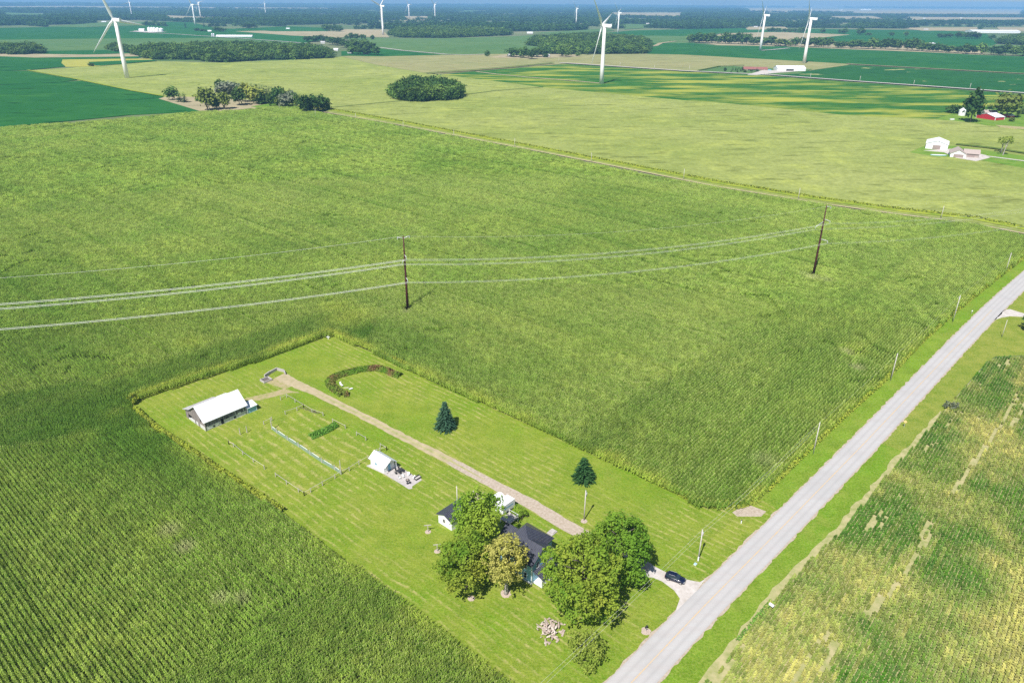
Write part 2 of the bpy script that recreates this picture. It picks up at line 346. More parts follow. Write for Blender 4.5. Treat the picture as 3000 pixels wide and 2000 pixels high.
M['gravel'] = simple('crushed stone', (0.46, 0.39, 0.32), (0.33, 0.27, 0.20), 1.6, 1.0, bump=0.5, spec=0)
M['gravel_tan'] = simple('tan gravel', (0.44, 0.36, 0.24), (0.33, 0.29, 0.16), 0.5, 1.0, bump=0.4, spec=0)
M['dirt'] = simple('bare dirt', (0.40, 0.31, 0.20), (0.26, 0.27, 0.09), 0.6, 1.0, bump=0.3, spec=0)
M['paint'] = simple('worn yellow paint', (0.58, 0.40, 0.20), (0.46, 0.40, 0.33), 1.2, 0.8)
M['white_gravel'] = simple('pale gravel', (0.55, 0.51, 0.48), (0.42, 0.38, 0.34), 0.6, 1.0, spec=0)

# tree foliage kinds
M['leaf_maple'] = foliage('maple leaves', (0.134, 0.269, 0.028), (0.269, 0.392, 0.045), (0.358, 0.403, 0.056), 0.45, 0.3, False, 0.09)
M['leaf_bright'] = foliage('bright green leaves', (0.09, 0.215, 0.022), (0.155, 0.295, 0.032), (0.20, 0.32, 0.036), 0.45, 0.3, False, 0.09)
M['leaf_deep'] = foliage('deep green leaves', (0.112, 0.235, 0.025), (0.224, 0.358, 0.039), (0.28, 0.381, 0.045), 0.45, 0.3, False, 0.08)
M['leaf_yellow'] = foliage('yellowing leaves', (0.33, 0.34, 0.07), (0.54, 0.50, 0.15), (0.50, 0.46, 0.09), 0.7, 0.3, False, 0.12)
M['leaf_olive'] = foliage('olive leaves', (0.19, 0.291, 0.039), (0.325, 0.392, 0.067), (0.358, 0.403, 0.078), 0.5, 0.25, False, 0.1)
M['leaf_wood'] = foliage('woodland leaves', (0.033, 0.082, 0.024), (0.071, 0.135, 0.03), (0.088, 0.153, 0.035), 0.12, 0.15, False, 0.02, spread=.7)
M['leaf_woodwarm'] = foliage('lighter woodland leaves', (0.061, 0.13, 0.03), (0.13, 0.212, 0.044), (0.15, 0.233, 0.048), 0.10, 0.15, False, 0.02, spread=.7)
M['leaf_farwood'] = foliage('distant wood leaves', (0.022, 0.060, 0.020), (0.045, 0.10, 0.028), (0.06, 0.12, 0.03), 0.02, 0.1, False, 0.004, spread=.7)
M['leaf_olivefar'] = foliage('distant olive leaves', (0.10, 0.15, 0.03), (0.17, 0.22, 0.045), (0.19, 0.23, 0.05), 0.3, 0.15, False, 0.03)
M['leaf_grey'] = foliage('grey green leaves', (0.156, 0.202, 0.117), (0.221, 0.26, 0.156), (0.221, 0.234, 0.169), 0.2, 0.15, False, 0.05)
M['leaf_goldish'] = foliage('gold green leaves', (0.208, 0.26, 0.058), (0.286, 0.325, 0.065), (0.312, 0.325, 0.065), 0.2, 0.15, False, 0.05)
M['leaf_conifer'] = foliage('conifer needles', (0.027, 0.082, 0.03), (0.054, 0.13, 0.038), (0.068, 0.142, 0.041), 0.5, 0.1, False, 0.1)
M['leaf_spruce'] = foliage('spruce needles', (0.03, 0.078, 0.053), (0.053, 0.119, 0.065), (0.059, 0.125, 0.071), 0.5, 0.1, False, 0.1)
M['leaf_bed'] = foliage('flower bed leaves', (0.115, 0.242, 0.025), (0.178, 0.306, 0.038), (0.255, 0.14, 0.076), 0.5, 0.2, False, 0.22)
M['leaf_hedge'] = foliage('shrub leaves', (0.095, 0.238, 0.03), (0.178, 0.345, 0.06), (0.155, 0.286, 0.048), 0.8, 0.2, False, 0.1)
M['leaf_corner'] = foliage('weedy edge leaves', (0.238, 0.333, 0.036), (0.405, 0.428, 0.06), (0.309, 0.357, 0.06), 0.8, 0.2, False, 0.1)

# ---------------------------------------------------------------- ground and field sheets
def disc(name, R, mat):
    mb = MB(); rings = [0, 60, 120, 200, 300, 450, 650, 900, 1300, 1900, 2800, 4200, 6500, 10000, 15000, R]; seg = 96
    vs = [(0, 0, 0)]; fs = []
    for r in rings[1:]:
        vs += [(r * math.cos(2 * math.pi * k / seg), r * math.sin(2 * math.pi * k / seg), 0) for k in range(seg)]
    for k in range(seg): fs.append((0, 1 + k, 1 + (k + 1) % seg))
    for i in range(len(rings) - 2):
        a, c = 1 + i * seg, 1 + (i + 1) * seg
        for k in range(seg): fs.append((a + k, c + k, c + (k + 1) % seg, a + (k + 1) % seg))
    mb.add(vs, fs); o = mb.build(name, mat, fix=False); return o
g = disc('ground', 22000, M['ground']); tag(g, kind='structure')

def slab(name, px, z1, mat, z0=0.0, kind='structure', label=None, world_pts=False, cat=None):
    pts = [tuple(p) for p in px] if world_pts else [tuple(P(x, y, z1)[:2]) for x, y in px]
    area = sum(pts[i][0] * pts[(i + 1) % len(pts)][1] - pts[(i + 1) % len(pts)][0] * pts[i][1] for i in range(len(pts)))
    if area < 0: pts = pts[::-1]
    o = MB().prism(pts, z0, z1).build(name, mat, fix=False)
    return tag(o, label, cat, kind=kind)
def strip(name, pts, width, z, mat, kind='structure', wv=None, label=None):
    """ribbon along world points with UV v across"""
    pts = [Vector((p[0], p[1], 0)) for p in pts]; vs = []; n = len(pts)
    for i, p in enumerate(pts):
        d = (pts[min(i + 1, n - 1)] - pts[max(i - 1, 0)]).normalized(); nn = Vector((-d.y, d.x, 0)); w = (wv[i] if wv else width) / 2
        vs += [p + nn * w, p - nn * w]
    vs = [(v.x, v.y, z) for v in vs]
    me = bpy.data.meshes.new(name); me.from_pydata(vs, [], [(2 * i + 1, 2 * i + 3, 2 * i + 2, 2 * i) for i in range(n - 1)])
    uv = me.uv_layers.new(name='UVMap')
    for poly in me.polygons:
        for li in poly.loop_indices:
            vi = me.loops[li].vertex_index; uv.data[li].uv = (vi // 2, vi % 2)
    me.materials.append(mat); o = bpy.data.objects.new(name, me); COL.objects.link(o)
    return tag(o, label, kind=kind)
def rough_strip(name, pts, width, z, mat, amp, seed, wv=None, step=2.5):
    r = random.Random(seed); out = []; ws = []
    for i in range(len(pts) - 1):
        a, b = Vector(pts[i]), Vector(pts[i + 1]); k = max(1, int((b - a).length / step))
        for j in range(k):
            t = j / k; q = a.lerp(b, t); q.x += r.uniform(-amp, amp) * .5; q.y += r.uniform(-amp, amp) * .5; out.append(q)
            w0 = wv[i] if wv else width; w1 = wv[i + 1] if wv else width; ws.append(w0 * (1 - t) + w1 * t + r.uniform(-amp, amp))
    out.append(Vector(pts[-1])); ws.append(wv[-1] if wv else width)
    return strip(name, out, width, z, mat, wv=ws)
def ragged(a, b, step, amp, rng):
    """world points from a to b with a jittered edge"""
    a = Vector(a); b = Vector(b); d = b - a; L = d.length; n = max(2, int(L / step)); nn = Vector((-d.y, d.x)) / L
    return [tuple(a + d * (i / n) + nn * rng.uniform(-amp, amp)) for i in range(n)]

# corn field outline (tops of the corn), source pixels; the lot is cut out of it
FIELD_A = [(-500, 400), (0, 372), (260, 355), (520, 332), (583, 326), (700, 322), (850, 306), (950, 330), (1180, 370), (1600, 450), (1900, 512),
           (2100, 548), (2400, 596), (2620, 628), (2860, 655), (3000, 690), (3075, 716),
           (3000, 748), (2789, 914), (2590, 1106), (2387, 1289), (2214, 1458),
           (2140, 1478), (2050, 1474), (1940, 1410), (1793, 1346), (1560, 1240), (1360, 1150), (1180, 1068), (1060, 1010), (962, 974),
           (880, 1002), (740, 1052), (560, 1108), (385, 1166), (383, 1190), (440, 1245), (625, 1365), (816, 1492), (1148, 1735), (1467, 1977), (1700, 2150),
           (1700, 2500), (-900, 2500), (-900, 600)]
ZC = 2.0
fa_world = [P(x, y, ZC) for x, y in FIELD_A]
fa_pts = np.array([(p.x, p.y) for p in fa_world])
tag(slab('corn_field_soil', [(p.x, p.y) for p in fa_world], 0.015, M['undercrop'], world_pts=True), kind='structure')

# lawn of the lot
lot = [(380, 1178), (560, 1118), (740, 1060), (962, 980), (1180, 1076), (1560, 1250), (1793, 1356), (2050, 1484), (2150, 1490), (2214, 1462), (2262, 1494),
       (2130, 1620), (2048, 1700), (1990, 1770), (1915, 1850), (1760, 2010), (1700, 2060), (1500, 2150), (1475, 1995), (1148, 1748), (816, 1504), (625, 1376), (440, 1256), (370, 1195)]
lot_w = [P(x, y) for x, y in lot]; _c = sum(lot_w, Vector()) / len(lot_w)
lot_w = [p_ + (p_ - _c).normalized() * 1.6 for p_ in lot_w]
tag(slab('lawn', [(p_.x, p_.y) for p_ in lot_w], 0.03, M['lawn'], world_pts=True), kind='structure')
slab('mown_garden_plot', [(671, 1304), (797, 1234), (889, 1195), (1070, 1288), (1128, 1322), (1079, 1348), (999, 1392), (891, 1454)], 0.042, M['garden'])
RO = P(2000, 1745); RO.z = 0
def RW(u, v, z=0): return RO + U * u + V * v + Vector((0, 0, z))
verge_l = [(2150, 1484), (2214, 1462), (2387, 1293), (2590, 1110), (2789, 918), (3000, 752), (3075, 716), (3120, 730), (3000, 792), (2666, 1113), (2480, 1300), (2262, 1514)]
slab('grass_verge', verge_l, 0.02, M['verge'])
slab('grass_verge_far_side', [(1900, 2030), (2134, 1765), (2375, 1519), (2579, 1298), (2640, 1318), (2650, 1345), (2571, 1424), (2469, 1554), (2379, 1634), (2286, 1732), (2178, 1862), (2060, 2010), (1960, 2150), (1800, 2150)], 0.02, M['verge'])
slab('farm_frontage_grass', [(2579, 1298), (2827, 1023), (2927, 912), (3000, 850), (3300, 620), (3500, 700), (3500, 1050), (3000, 1040), (2915, 1044), (2888, 1063), (2816, 1144), (2697, 1285), (2640, 1320)], 0.03, M['verge_dry'])
cl = [(-140, 0.5), (-100, -1), (-60, -2.4), (-29, -3.5), (0, -4.8), (20, -6.0), (40, -7.2), (88, -9.9), (138, -12.3), (177, -14.2), (228, -17.0), (262, -19.4), (295, -22), (360, -27.5), (450, -36)]
clp = [RW(*q) for q in cl]
rough_strip('road_shoulder', clp, 7.7, 0.05, M['gravel'], .38, 1, step=1.2)
strip('road', clp, 6.9, 0.07, M['road'])
rng = random.Random(3)
strip('road_centre_line', clp[2:11], 0.22, 0.085, M['paint'])
# driveway mouth, driveway and track
slab('driveway_apron', [(1880, 1662), (1906, 1652), (1945, 1672), (1990, 1692), (2050, 1704), (2066, 1695), (2030, 1745), (1990, 1790), (1975, 1800), (1992, 1752), (1975, 1728), (1940, 1702), (1912, 1690), (1880, 1690)], 0.055, M['white_gravel'])
drv = [(1900, 1668), (1800, 1612), (1700, 1562), (1640, 1528), (1560, 1478), (1490, 1442), (1420, 1405), (1320, 1350), (1200, 1290), (1100, 1237), (1000, 1187), (930, 1152), (860, 1122), (820, 1100)]
dw = [4.0, 3.6, 3.6, 3.8, 3.8, 3.6, 3.2, 3.0, 2.9, 2.8, 2.8, 3.2, 4.2, 4.5]
dpts = [P(x, y) for x, y in drv]
rough_strip('driveway', dpts[:8], 3.6, 0.056, M['gravel'], .25, 2, wv=dw[:8], step=1.5)
rough_strip('dirt_track', dpts[5:], 3.0, 0.050, M['gravel_tan'], .3, 3, wv=dw[5:], step=1.5)
strip('track_grass_crown', [p for p in dpts[6:12]], 0.8, 0.062, M['drysoil'], wv=[0.25, 0.7, 0.8, 0.8, 0.8, 0.3])
slab('dirt_path', [(830, 1138), (790, 1150), (745, 1160), (715, 1168), (722, 1176), (760, 1172), (810, 1160), (850, 1150), (880, 1150)], 0.045, M['dirt'])
slab('bare_patch', [(2145, 1500), (2175, 1482), (2200, 1480), (2245, 1497), (2230, 1512), (2190, 1512), (2160, 1512)], 0.045, M['gravel'])
slab('bare_pad_by_ruin', [(775, 1118), (800, 1110), (830, 1094), (845, 1105), (860, 1128), (835, 1140), (800, 1128)], 0.048, M['dirt'])
slab('farm_lane', [(2926, 912), (2958, 905), (3000, 918), (3100, 940), (3100, 952), (3000, 928), (2960, 926), (2935, 930), (2900, 942)], 0.05, M['white_gravel'])
# soil fringe beside the soy
rough_strip('bare_field_edge', [P(x, y) for x, y in [(2050, 2020), (2165, 1868), (2278, 1732), (2372, 1632), (2462, 1552), (2562, 1424), (2634, 1344), (2690, 1290), (2760, 1206)]], 1.8, 0.06, M['drysoil'], .6, 4, wv=[2.2, 1.6, 2.4, 1.8, 2.2, 1.6, 2.2, 1.8, 1.2])

SOY = [(2067, 2000), (2178, 1858), (2286, 1728), (2379, 1630), (2469, 1550), (2571, 1420), (2643, 1340), (2697, 1285), (2766, 1201), (2816, 1144), (2861, 1094), (2888, 1063), (2915, 1044), (3000, 1040), (3500, 1060), (3500, 2400), (1750, 2400)]
soy_w = [P(x, y, 0.5) for x, y in SOY]
tag(slab('soy_field_soil', [(p.x, p.y) for p in soy_w], 0.05, M['drysoil'], world_pts=True), kind='structure')

# ---------------------------------------------------------------- scattering by geometry nodes
def inside(pts, poly):
    x, y = pts[:, 0], pts[:, 1]; r = np.zeros(len(pts), bool); n = len(poly)
    for i in range(n):
        x1, y1 = poly[i]; x2, y2 = poly[(i + 1) % n]
        c = ((y1 > y) != (y2 > y)) & (x < (x2 - x1) * (y - y1) / (y2 - y1 + 1e-12) + x1); r ^= c
    return r
def edge_dist(pts, poly):
    d = np.full(len(pts), 1e9); n = len(poly)
    for i in range(n):
        a = np.array(poly[i]); b = np.array(poly[(i + 1) % n]); ab = b - a
        t = np.clip(((pts - a) @ ab) / (ab @ ab + 1e-9), 0, 1); q = a + t[:, None] * ab
        d = np.minimum(d, np.hypot(*(pts - q).T))
    return d
def in_view(pts, z=1.0, mx=260, my=240):
    dz = z - H
    zc = pts[:, 1] * math.cos(PITCH) - dz * math.sin(PITCH); yc = pts[:, 1] * math.sin(PITCH) + dz * math.cos(PITCH)
    a = CX + F * pts[:, 0] / zc; b = CY - F * yc / zc
    return (zc > 1) & (a > -mx) & (a < 3000 + mx) & (b < 2000 + my)
def scatter(name, meshes, pts, rot, scale, idx, tint=None, dry=None, label=None, cat=None, kind='stuff', deep=None):
    coll = bpy.data.collections.new(name + '_kinds')
    for k, me in enumerate(meshes):
        o = bpy.data.objects.new('%s_kind_%02d' % (name, k), me); coll.objects.link(o)
    n = len(pts); me = bpy.data.meshes.new(name); me.vertices.add(n)
    me.vertices.foreach_set('co', np.ascontiguousarray(pts, dtype=np.float32).ravel())
    def att(nm, arr, typ='FLOAT'):
        a = me.attributes.new(nm, typ, 'POINT')
        if typ == 'FLOAT_VECTOR': a.data.foreach_set('vector', np.ascontiguousarray(arr, dtype=np.float32).ravel())
        elif typ == 'INT': a.data.foreach_set('value', np.ascontiguousarray(arr, dtype=np.int32))
        else: a.data.foreach_set('value', np.ascontiguousarray(arr, dtype=np.float32))
    R = np.zeros((n, 3)); R[:, 2] = rot; att('rotv', R, 'FLOAT_VECTOR')
    if scale.ndim == 1: scale = np.stack([scale] * 3, 1)
    att('scl', scale, 'FLOAT_VECTOR'); att('idx', idx, 'INT')
    att('tint', tint if tint is not None else np.zeros(n)); att('dry', dry if dry is not None else np.zeros(n)); att('deep', deep if deep is not None else np.zeros(n))
    o = bpy.data.objects.new(name, me); COL.objects.link(o)
    ng = bpy.data.node_groups.new(name + '_scatter', 'GeometryNodeTree')
    ng.interface.new_socket('Geometry', in_out='INPUT', socket_type='NodeSocketGeometry')
    ng.interface.new_socket('Geometry', in_out='OUTPUT', socket_type='NodeSocketGeometry')
    N = ng.nodes; L = ng.links
    gi = N.new('NodeGroupInput'); go = N.new('NodeGroupOutput'); iop = N.new('GeometryNodeInstanceOnPoints')
    ci = N.new('GeometryNodeCollectionInfo'); ci.inputs['Collection'].default_value = coll
    ci.inputs['Separate Children'].default_value = True; ci.inputs['Reset Children'].default_value = True
    def na(nm, t):
        a = N.new('GeometryNodeInputNamedAttribute'); a.data_type = t; a.inputs['Name'].default_value = nm
        return [s for s in a.outputs if s.enabled and s.name == 'Attribute'][0]
    e2r = N.new('FunctionNodeEulerToRotation'); L.new(na('rotv', 'FLOAT_VECTOR'), e2r.inputs[0])
    L.new(gi.outputs[0], iop.inputs['Points']); L.new(ci.outputs[0], iop.inputs['Instance'])
    iop.inputs['Pick Instance'].default_value = True
    L.new(na('idx', 'INT'), iop.inputs['Instance Index']); L.new(e2r.outputs[0], iop.inputs['Rotation']); L.new(na('scl', 'FLOAT_VECTOR'), iop.inputs['Scale'])
    L.new(iop.outputs[0], go.inputs[0])
    md = o.modifiers.new('scatter', 'NODES'); md.node_group = ng
    return tag(o, label, cat, kind=kind)
def vnoise(pts, scale, seed):
    """smooth value noise on world xy"""
    r = np.random.RandomState(seed); T = r.rand(64, 64)
    x = pts[:, 0] * scale + 100; y = pts[:, 1] * scale + 100
    xi = np.floor(x).astype(int); yi = np.floor(y).astype(int); fx = x - xi; fy = y - yi
    fx = fx * fx * (3 - 2 * fx); fy = fy * fy * (3 - 2 * fy)
    a = T[xi % 64, yi % 64]; b = T[(xi + 1) % 64, yi % 64]; c = T[xi % 64, (yi + 1) % 64]; d = T[(xi + 1) % 64, (yi + 1) % 64]
    return (a * (1 - fx) + b * fx) * (1 - fy) + (c * (1 - fx) + d * fx) * fy
def mesh_np(name, vs, fs, mats, mi=None, smooth=False):
    me = bpy.data.meshes.new(name); me.from_pydata([tuple(v) for v in vs], [], [tuple(f) for f in fs])
    for mt in mats: me.materials.append(mt)
    if mi is not None: me.polygons.foreach_set('material_index', mi)
    if smooth: me.polygons.foreach_set('use_smooth', [True] * len(me.polygons))
    me.update(); return me
def corn_tile(seed, length, rows, spacing, step, leaves, wide, hgt=2.4, ln=0.8):
    r = random.Random(seed); vs = []; fs = []; mi = []
    for k in range(rows):
        y0 = (k - (rows - 1) / 2) * spacing; x = -length / 2
        while x < length / 2:
            px, py = x + r.uniform(-.05, .05), y0 + r.gauss(0, .05); h = hgt * r.uniform(.86, 1.08); x += step * r.uniform(.85, 1.15)
            a0 = r.uniform(0, math.pi)
            for j in range(leaves):
                t = j / max(1, leaves - 1); z = h * (0.38 + 0.5 * t); a = a0 + (j % 2) * math.pi + r.gauss(0, .5)
                L = ln * (1.05 - 0.5 * t) * r.uniform(.85, 1.15); w = wide * r.uniform(.8, 1.2) / 2
                ca, sa = math.cos(a), math.sin(a); n = len(vs)
                rise = 0.32 + 0.25 * t
                for q, (d, up, ww) in enumerate([(0.02, 0, .5), (0.5 * L, rise * L * .9, 1), (L, rise * L * .3 - r.uniform(0, .15), .25)]):
                    vs += [(px + ca * d - sa * w * ww, py + sa * d + ca * w * ww, z + up), (px + ca * d + sa * w * ww, py + sa * d - ca * w * ww, z + up)]
                fs += [(n, n + 1, n + 3, n + 2), (n + 2, n + 3, n + 5, n + 4)]; mi += [0, 0]
            for q in range(2):                                # tassel
                a = r.uniform(0, math.pi); n = len(vs); dx, dy = math.cos(a) * .05, math.sin(a) * .05; tx, ty = r.uniform(-.1, .1), r.uniform(-.1, .1)
                vs += [(px - dx * .3, py - dy * .3, h * .93), (px + dx * .3, py + dy * .3, h * .93), (px + dx + tx, py + dy + ty, h * 1.12), (px - dx + tx, py - dy + ty, h * 1.12)]
                fs.append((n, n + 1, n + 2, n + 3)); mi.append(1)
    return mesh_np('corn_plants', vs, fs, [M['corn'], M['tassel']], mi)
ROWS = 0.95
near_k = [corn_tile(i, 1.3, 1, ROWS, 0.26, 8, 0.15, ln=.62) for i in range(10)]
mid_k = [corn_tile(50 + i, 1.6, 2, 0.8, 0.5, 6, 0.34, ln=0.75) for i in range(8)]
far_k = [corn_tile(90 + i, 3.0, 3, 1.0, 0.8, 5, 0.55, ln=1.0) for i in range(8)]

nr = np.random.RandomState(5)
def uvgrid(x0, x1, y0, y1, du, dv):
    cs = np.array([(x0, y0), (x1, y0), (x0, y1), (x1, y1)]); u = cs @ np.array([U.x, U.y]); v = cs @ np.array([V.x, V.y])
    gu, gv = np.meshgrid(np.arange(math.floor(u.min() / du) * du, u.max(), du), np.arange(math.floor(v.min() / dv) * dv, v.max(), dv))
    gu, gv = gu.ravel(), gv.ravel()
    return np.stack([gu * U.x + gv * V.x, gu * U.y + gv * V.y], 1), gu, gv
roadline = [(RW(u, v).x, RW(u, v).y) for u, v in cl]
def line_dist(pts, line):
    d = np.full(len(pts), 1e9)
    for i in range(len(line) - 1):
        a = np.array(line[i]); b = np.array(line[i + 1]); ab = b - a
        t = np.clip(((pts - a) @ ab) / (ab @ ab), 0, 1); d = np.minimum(d, np.hypot(*(pts - a - t[:, None] * ab).T))
    return d
lotw = np.array([tuple(P(x, y)[:2]) for x, y in lot])
backline = [tuple(P(x, y)[:2]) for x, y in [(60, 1240), (380, 1178), (962, 980)]]
def corn_build(band, meshes, du, dv, name, label):
    lo, hi = band; ps = []; rs = []
    for orient in (0, 1):                                     # 0: rows along V (interior), 1: rows along U (headlands)
        a, b = (dv, du) if orient == 0 else (du, dv)
        p, gu, gv = uvgrid(-700, 700, 60, 1000, a, b)
        D = np.hypot(p[:, 0], p[:, 1]); k = (D >= lo) & (D < hi); p = p[k]
        p = p[in_view(p)]; p = p[inside(p, fa_pts)]
        head = (line_dist(p, roadline) < 62) | (line_dist(p, backline) < 20) 
        p = p[head if orient == 1 else ~head]
        ps.append(p); rs.append(np.full(len(p), math.atan2(U.y, U.x) if orient == 1 else math.atan2(V.y, V.x)))
    p = np.concatenate(ps); rot = np.concatenate(rs); n = len(p)
    jit = nr.uniform(-0.15, 0.15, n) * du; p = p + np.stack([np.cos(rot) * jit, np.sin(rot) * jit], 1)
    ed = edge_dist(p, [tuple(q) for q in fa_pts]); lotd = edge_dist(p, [tuple(q) for q in lotw])
    fr = np.clip(1 - lotd / 5.0, 0, 1) * np.clip(vnoise(p, 0.11, 1) * 1.9 - 0.35, 0, 1)
    rl = np.clip(1 - (line_dist(p, roadline) - 11.0) / 3.0, 0, 1) * 0.5 * vnoise(p, 0.2, 9)
    tint = np.clip(fr + rl + nr.uniform(0, .10, n), 0, 1)
    dry = np.zeros(n)
    for (x, y, r_, am) in [(1020, 935, 13, 0.75), (985, 905, 9, 0.6), (560, 1010, 7, 0.5), (340, 1215, 6, .45), (245, 1280, 6, .4), (700, 1385, 9, .35), (480, 1560, 8, .35), (2500, 1025, 7, .5)]:
        c = P(x, y, 1); d = np.hypot(p[:, 0] - c.x, (p[:, 1] - c.y)); tint = np.maximum(tint, np.clip(1.2 - d / r_, 0, 1) * am)
    for (x, y, r_, am) in [(500, 1555, 3.5, .8), (545, 1605, 3, 1), (650, 1755, 2.6, .9), (710, 1755, 2.4, .8), (2480, 1032, 3, .9), (2510, 1080, 3.5, .9), (2240, 1350, 5, .45), (1190, 918, 2.5, .6), (2380, 815, 5, .7), (2420, 823, 4, .5), (2350, 806, 3, .4)]:
        c = P(x, y, 1); d = np.hypot(p[:, 0] - c.x, (p[:, 1] - c.y)); dry = np.maximum(dry, np.clip(1.1 - d / r_, 0, 1) * am * .55)
    sz = 0.80 + 0.24 * vnoise(p, 0.05, 3) + 0.12 * vnoise(p, 0.4, 4) + 0.10 * nr.rand(n); sz = sz * (1 - 0.3 * dry)
    # low spots where the canopy thins
    hole = vnoise(p, 0.028, 21) * 0.55 + vnoise(p * np.array([1, 1]), 0.13, 22) * 0.45
    sz = np.where(hole > 0.80, sz * 0.62, sz)
    for (bx, by) in ((1195, 912), (2381, 812)):
        c = P(bx, by); keep = np.hypot(p[:, 0] - c.x, p[:, 1] - c.y) > 2.3; p, rot, tint, dry, sz = p[keep], rot[keep], tint[keep], dry[keep], sz[keep]
    n = len(p); pu = p @ np.array([U.x, U.y]); pv = p @ np.array([V.x, V.y]); ish = np.abs(np.cos(rot - GA)) > .7
    al = np.where(ish, pu, pv); ac = np.where(ish, pv, pu)
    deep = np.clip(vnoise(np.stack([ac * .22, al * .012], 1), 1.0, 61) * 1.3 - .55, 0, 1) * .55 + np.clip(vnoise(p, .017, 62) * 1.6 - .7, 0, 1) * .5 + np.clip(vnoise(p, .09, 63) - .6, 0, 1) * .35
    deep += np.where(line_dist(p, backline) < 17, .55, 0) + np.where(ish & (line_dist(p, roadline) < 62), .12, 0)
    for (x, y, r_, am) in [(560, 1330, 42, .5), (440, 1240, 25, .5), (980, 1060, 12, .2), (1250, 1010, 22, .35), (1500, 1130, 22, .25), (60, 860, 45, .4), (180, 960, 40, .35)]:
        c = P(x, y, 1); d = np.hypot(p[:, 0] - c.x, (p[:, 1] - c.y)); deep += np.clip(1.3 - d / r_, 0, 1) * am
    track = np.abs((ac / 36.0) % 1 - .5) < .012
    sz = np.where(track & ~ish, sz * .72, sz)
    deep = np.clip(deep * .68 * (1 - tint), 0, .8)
    scl = np.stack([np.ones(n), np.ones(n), sz], 1)
    rot = rot + math.pi * nr.randint(0, 2, n)
    print(name, n)
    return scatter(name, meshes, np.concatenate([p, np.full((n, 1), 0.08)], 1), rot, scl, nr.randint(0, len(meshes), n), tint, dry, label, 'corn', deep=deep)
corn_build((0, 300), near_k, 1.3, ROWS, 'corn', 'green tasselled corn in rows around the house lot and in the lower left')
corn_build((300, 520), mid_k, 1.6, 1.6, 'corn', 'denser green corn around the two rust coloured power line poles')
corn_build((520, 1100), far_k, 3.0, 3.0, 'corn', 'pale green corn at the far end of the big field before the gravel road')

def soy_tile(seed):
    r = random.Random(seed); vs = []; fs = []
    for _ in range(56):
        x = r.uniform(-.85, .85); y = r.gauss(0, .13); z = r.uniform(.25, .78) * (1 - abs(y) * 0.9); a = r.uniform(0, 6.28); s = r.uniform(.10, .20)
        t = r.uniform(-.6, .6); ca, sa = math.cos(a) * s, math.sin(a) * s; n = len(vs)
        vs += [(x - ca, y - sa, z - t * s), (x + sa, y - ca, z), (x + ca, y + sa, z + t * s), (x - sa, y + ca, z)]; fs.append((n, n + 1, n + 2, n + 3))
    return mesh_np('soy_plants', vs, fs, [M['soy']])
sk = [soy_tile(200 + i) for i in range(5)]
p, _, _ = uvgrid(20, 330, 40, 330, 1.6, 0.76)
sp_ = np.array([(q.x, q.y) for q in soy_w]); p = p[inside(p, sp_)]; p = p[in_view(p)]; n = len(p)
lu = p @ np.array([U.x, U.y]); lv = p @ np.array([V.x, V.y]); luv = np.stack([lu * 0.10, lv], 1)
bare = vnoise(luv, 0.42, 31) * 0.7 + vnoise(luv, 1.1, 32) * 0.3
tint = np.clip(vnoise(p, 0.05, 33) * 0.6 + vnoise(p, 0.17, 34) * 0.4 - 0.50, 0, 1) * 2.4
for (x, y, r_, am) in [(2960, 1800, 16, 1), (3000, 1960, 14, 1), (2880, 1950, 9, .6), (2960, 1690, 9, .8), (2370, 1830, 11, .55), (2270, 1930, 10, .7), (2500, 1690, 8, .45), (2800, 1480, 10, .4), (2650, 1790, 12, .35), (2900, 1340, 12, .5)]:
    c = P(x, y); d = np.hypot(p[:, 0] - c.x, p[:, 1] - c.y); tint = np.maximum(tint, np.clip(1.35 - d / r_ + (vnoise(p, .22, 35) - .5) * .7, 0, 1) * am)
for (x, y, r_) in [(2700, 1650, 14), (2480, 1560, 7), (2900, 1180, 12), (2830, 1700, 10)]:
    c = P(x, y); d = np.hypot(p[:, 0] - c.x, p[:, 1] - c.y); tint = tint * np.clip(d / r_ - 0.2, 0, 1)
keep = bare < 0.93 - 0.12 * nr.rand(n)
for (a_, b_, w_) in [((2985, 1150), (2940, 1235), .9), ((3000, 1180), (2965, 1250), .8), ((2930, 1245), (2790, 1450), 1.0), ((2725, 1535), (2700, 1575), .8), ((2725, 1570), (2650, 1680), .9), ((2640, 1700), (2560, 1790), .8), ((2450, 1890), (2410, 1970), 1.2), ((2420, 1860), (2320, 2010), .6), ((2580, 1750), (2540, 1800), .9)]:
    A, B = P(*a_), P(*b_); keep &= line_dist(p, [(A.x, A.y), (B.x, B.y)]) > w_ * .72 * (vnoise(p, 0.35, 77) * .6 + nr.rand(n) * .8) ; dq = line_dist(p, [(A.x, A.y), (B.x, B.y)]); tint = tint + np.clip(1 - dq / 2.6, 0, 1) * .7 * nr.rand(n)
tint = tint + np.clip(vnoise(luv, .9, 36) - .72, 0, 1) * 1.6
p = p[keep]; tint = np.clip(tint[keep] * (.6 + .6 * nr.rand(keep.sum())), 0, .9); n = len(p)
scatter('soy', sk, np.concatenate([p, np.full((n, 1), 0.04)], 1), np.full(n, GA), np.stack([np.ones(n) * 1.02, np.ones(n), 0.8 + 0.4 * nr.rand(n)], 1), nr.randint(0, 5, n), tint, nr.uniform(0, .12, n), 'patchy green and yellow soy field right of the road', 'soybeans')

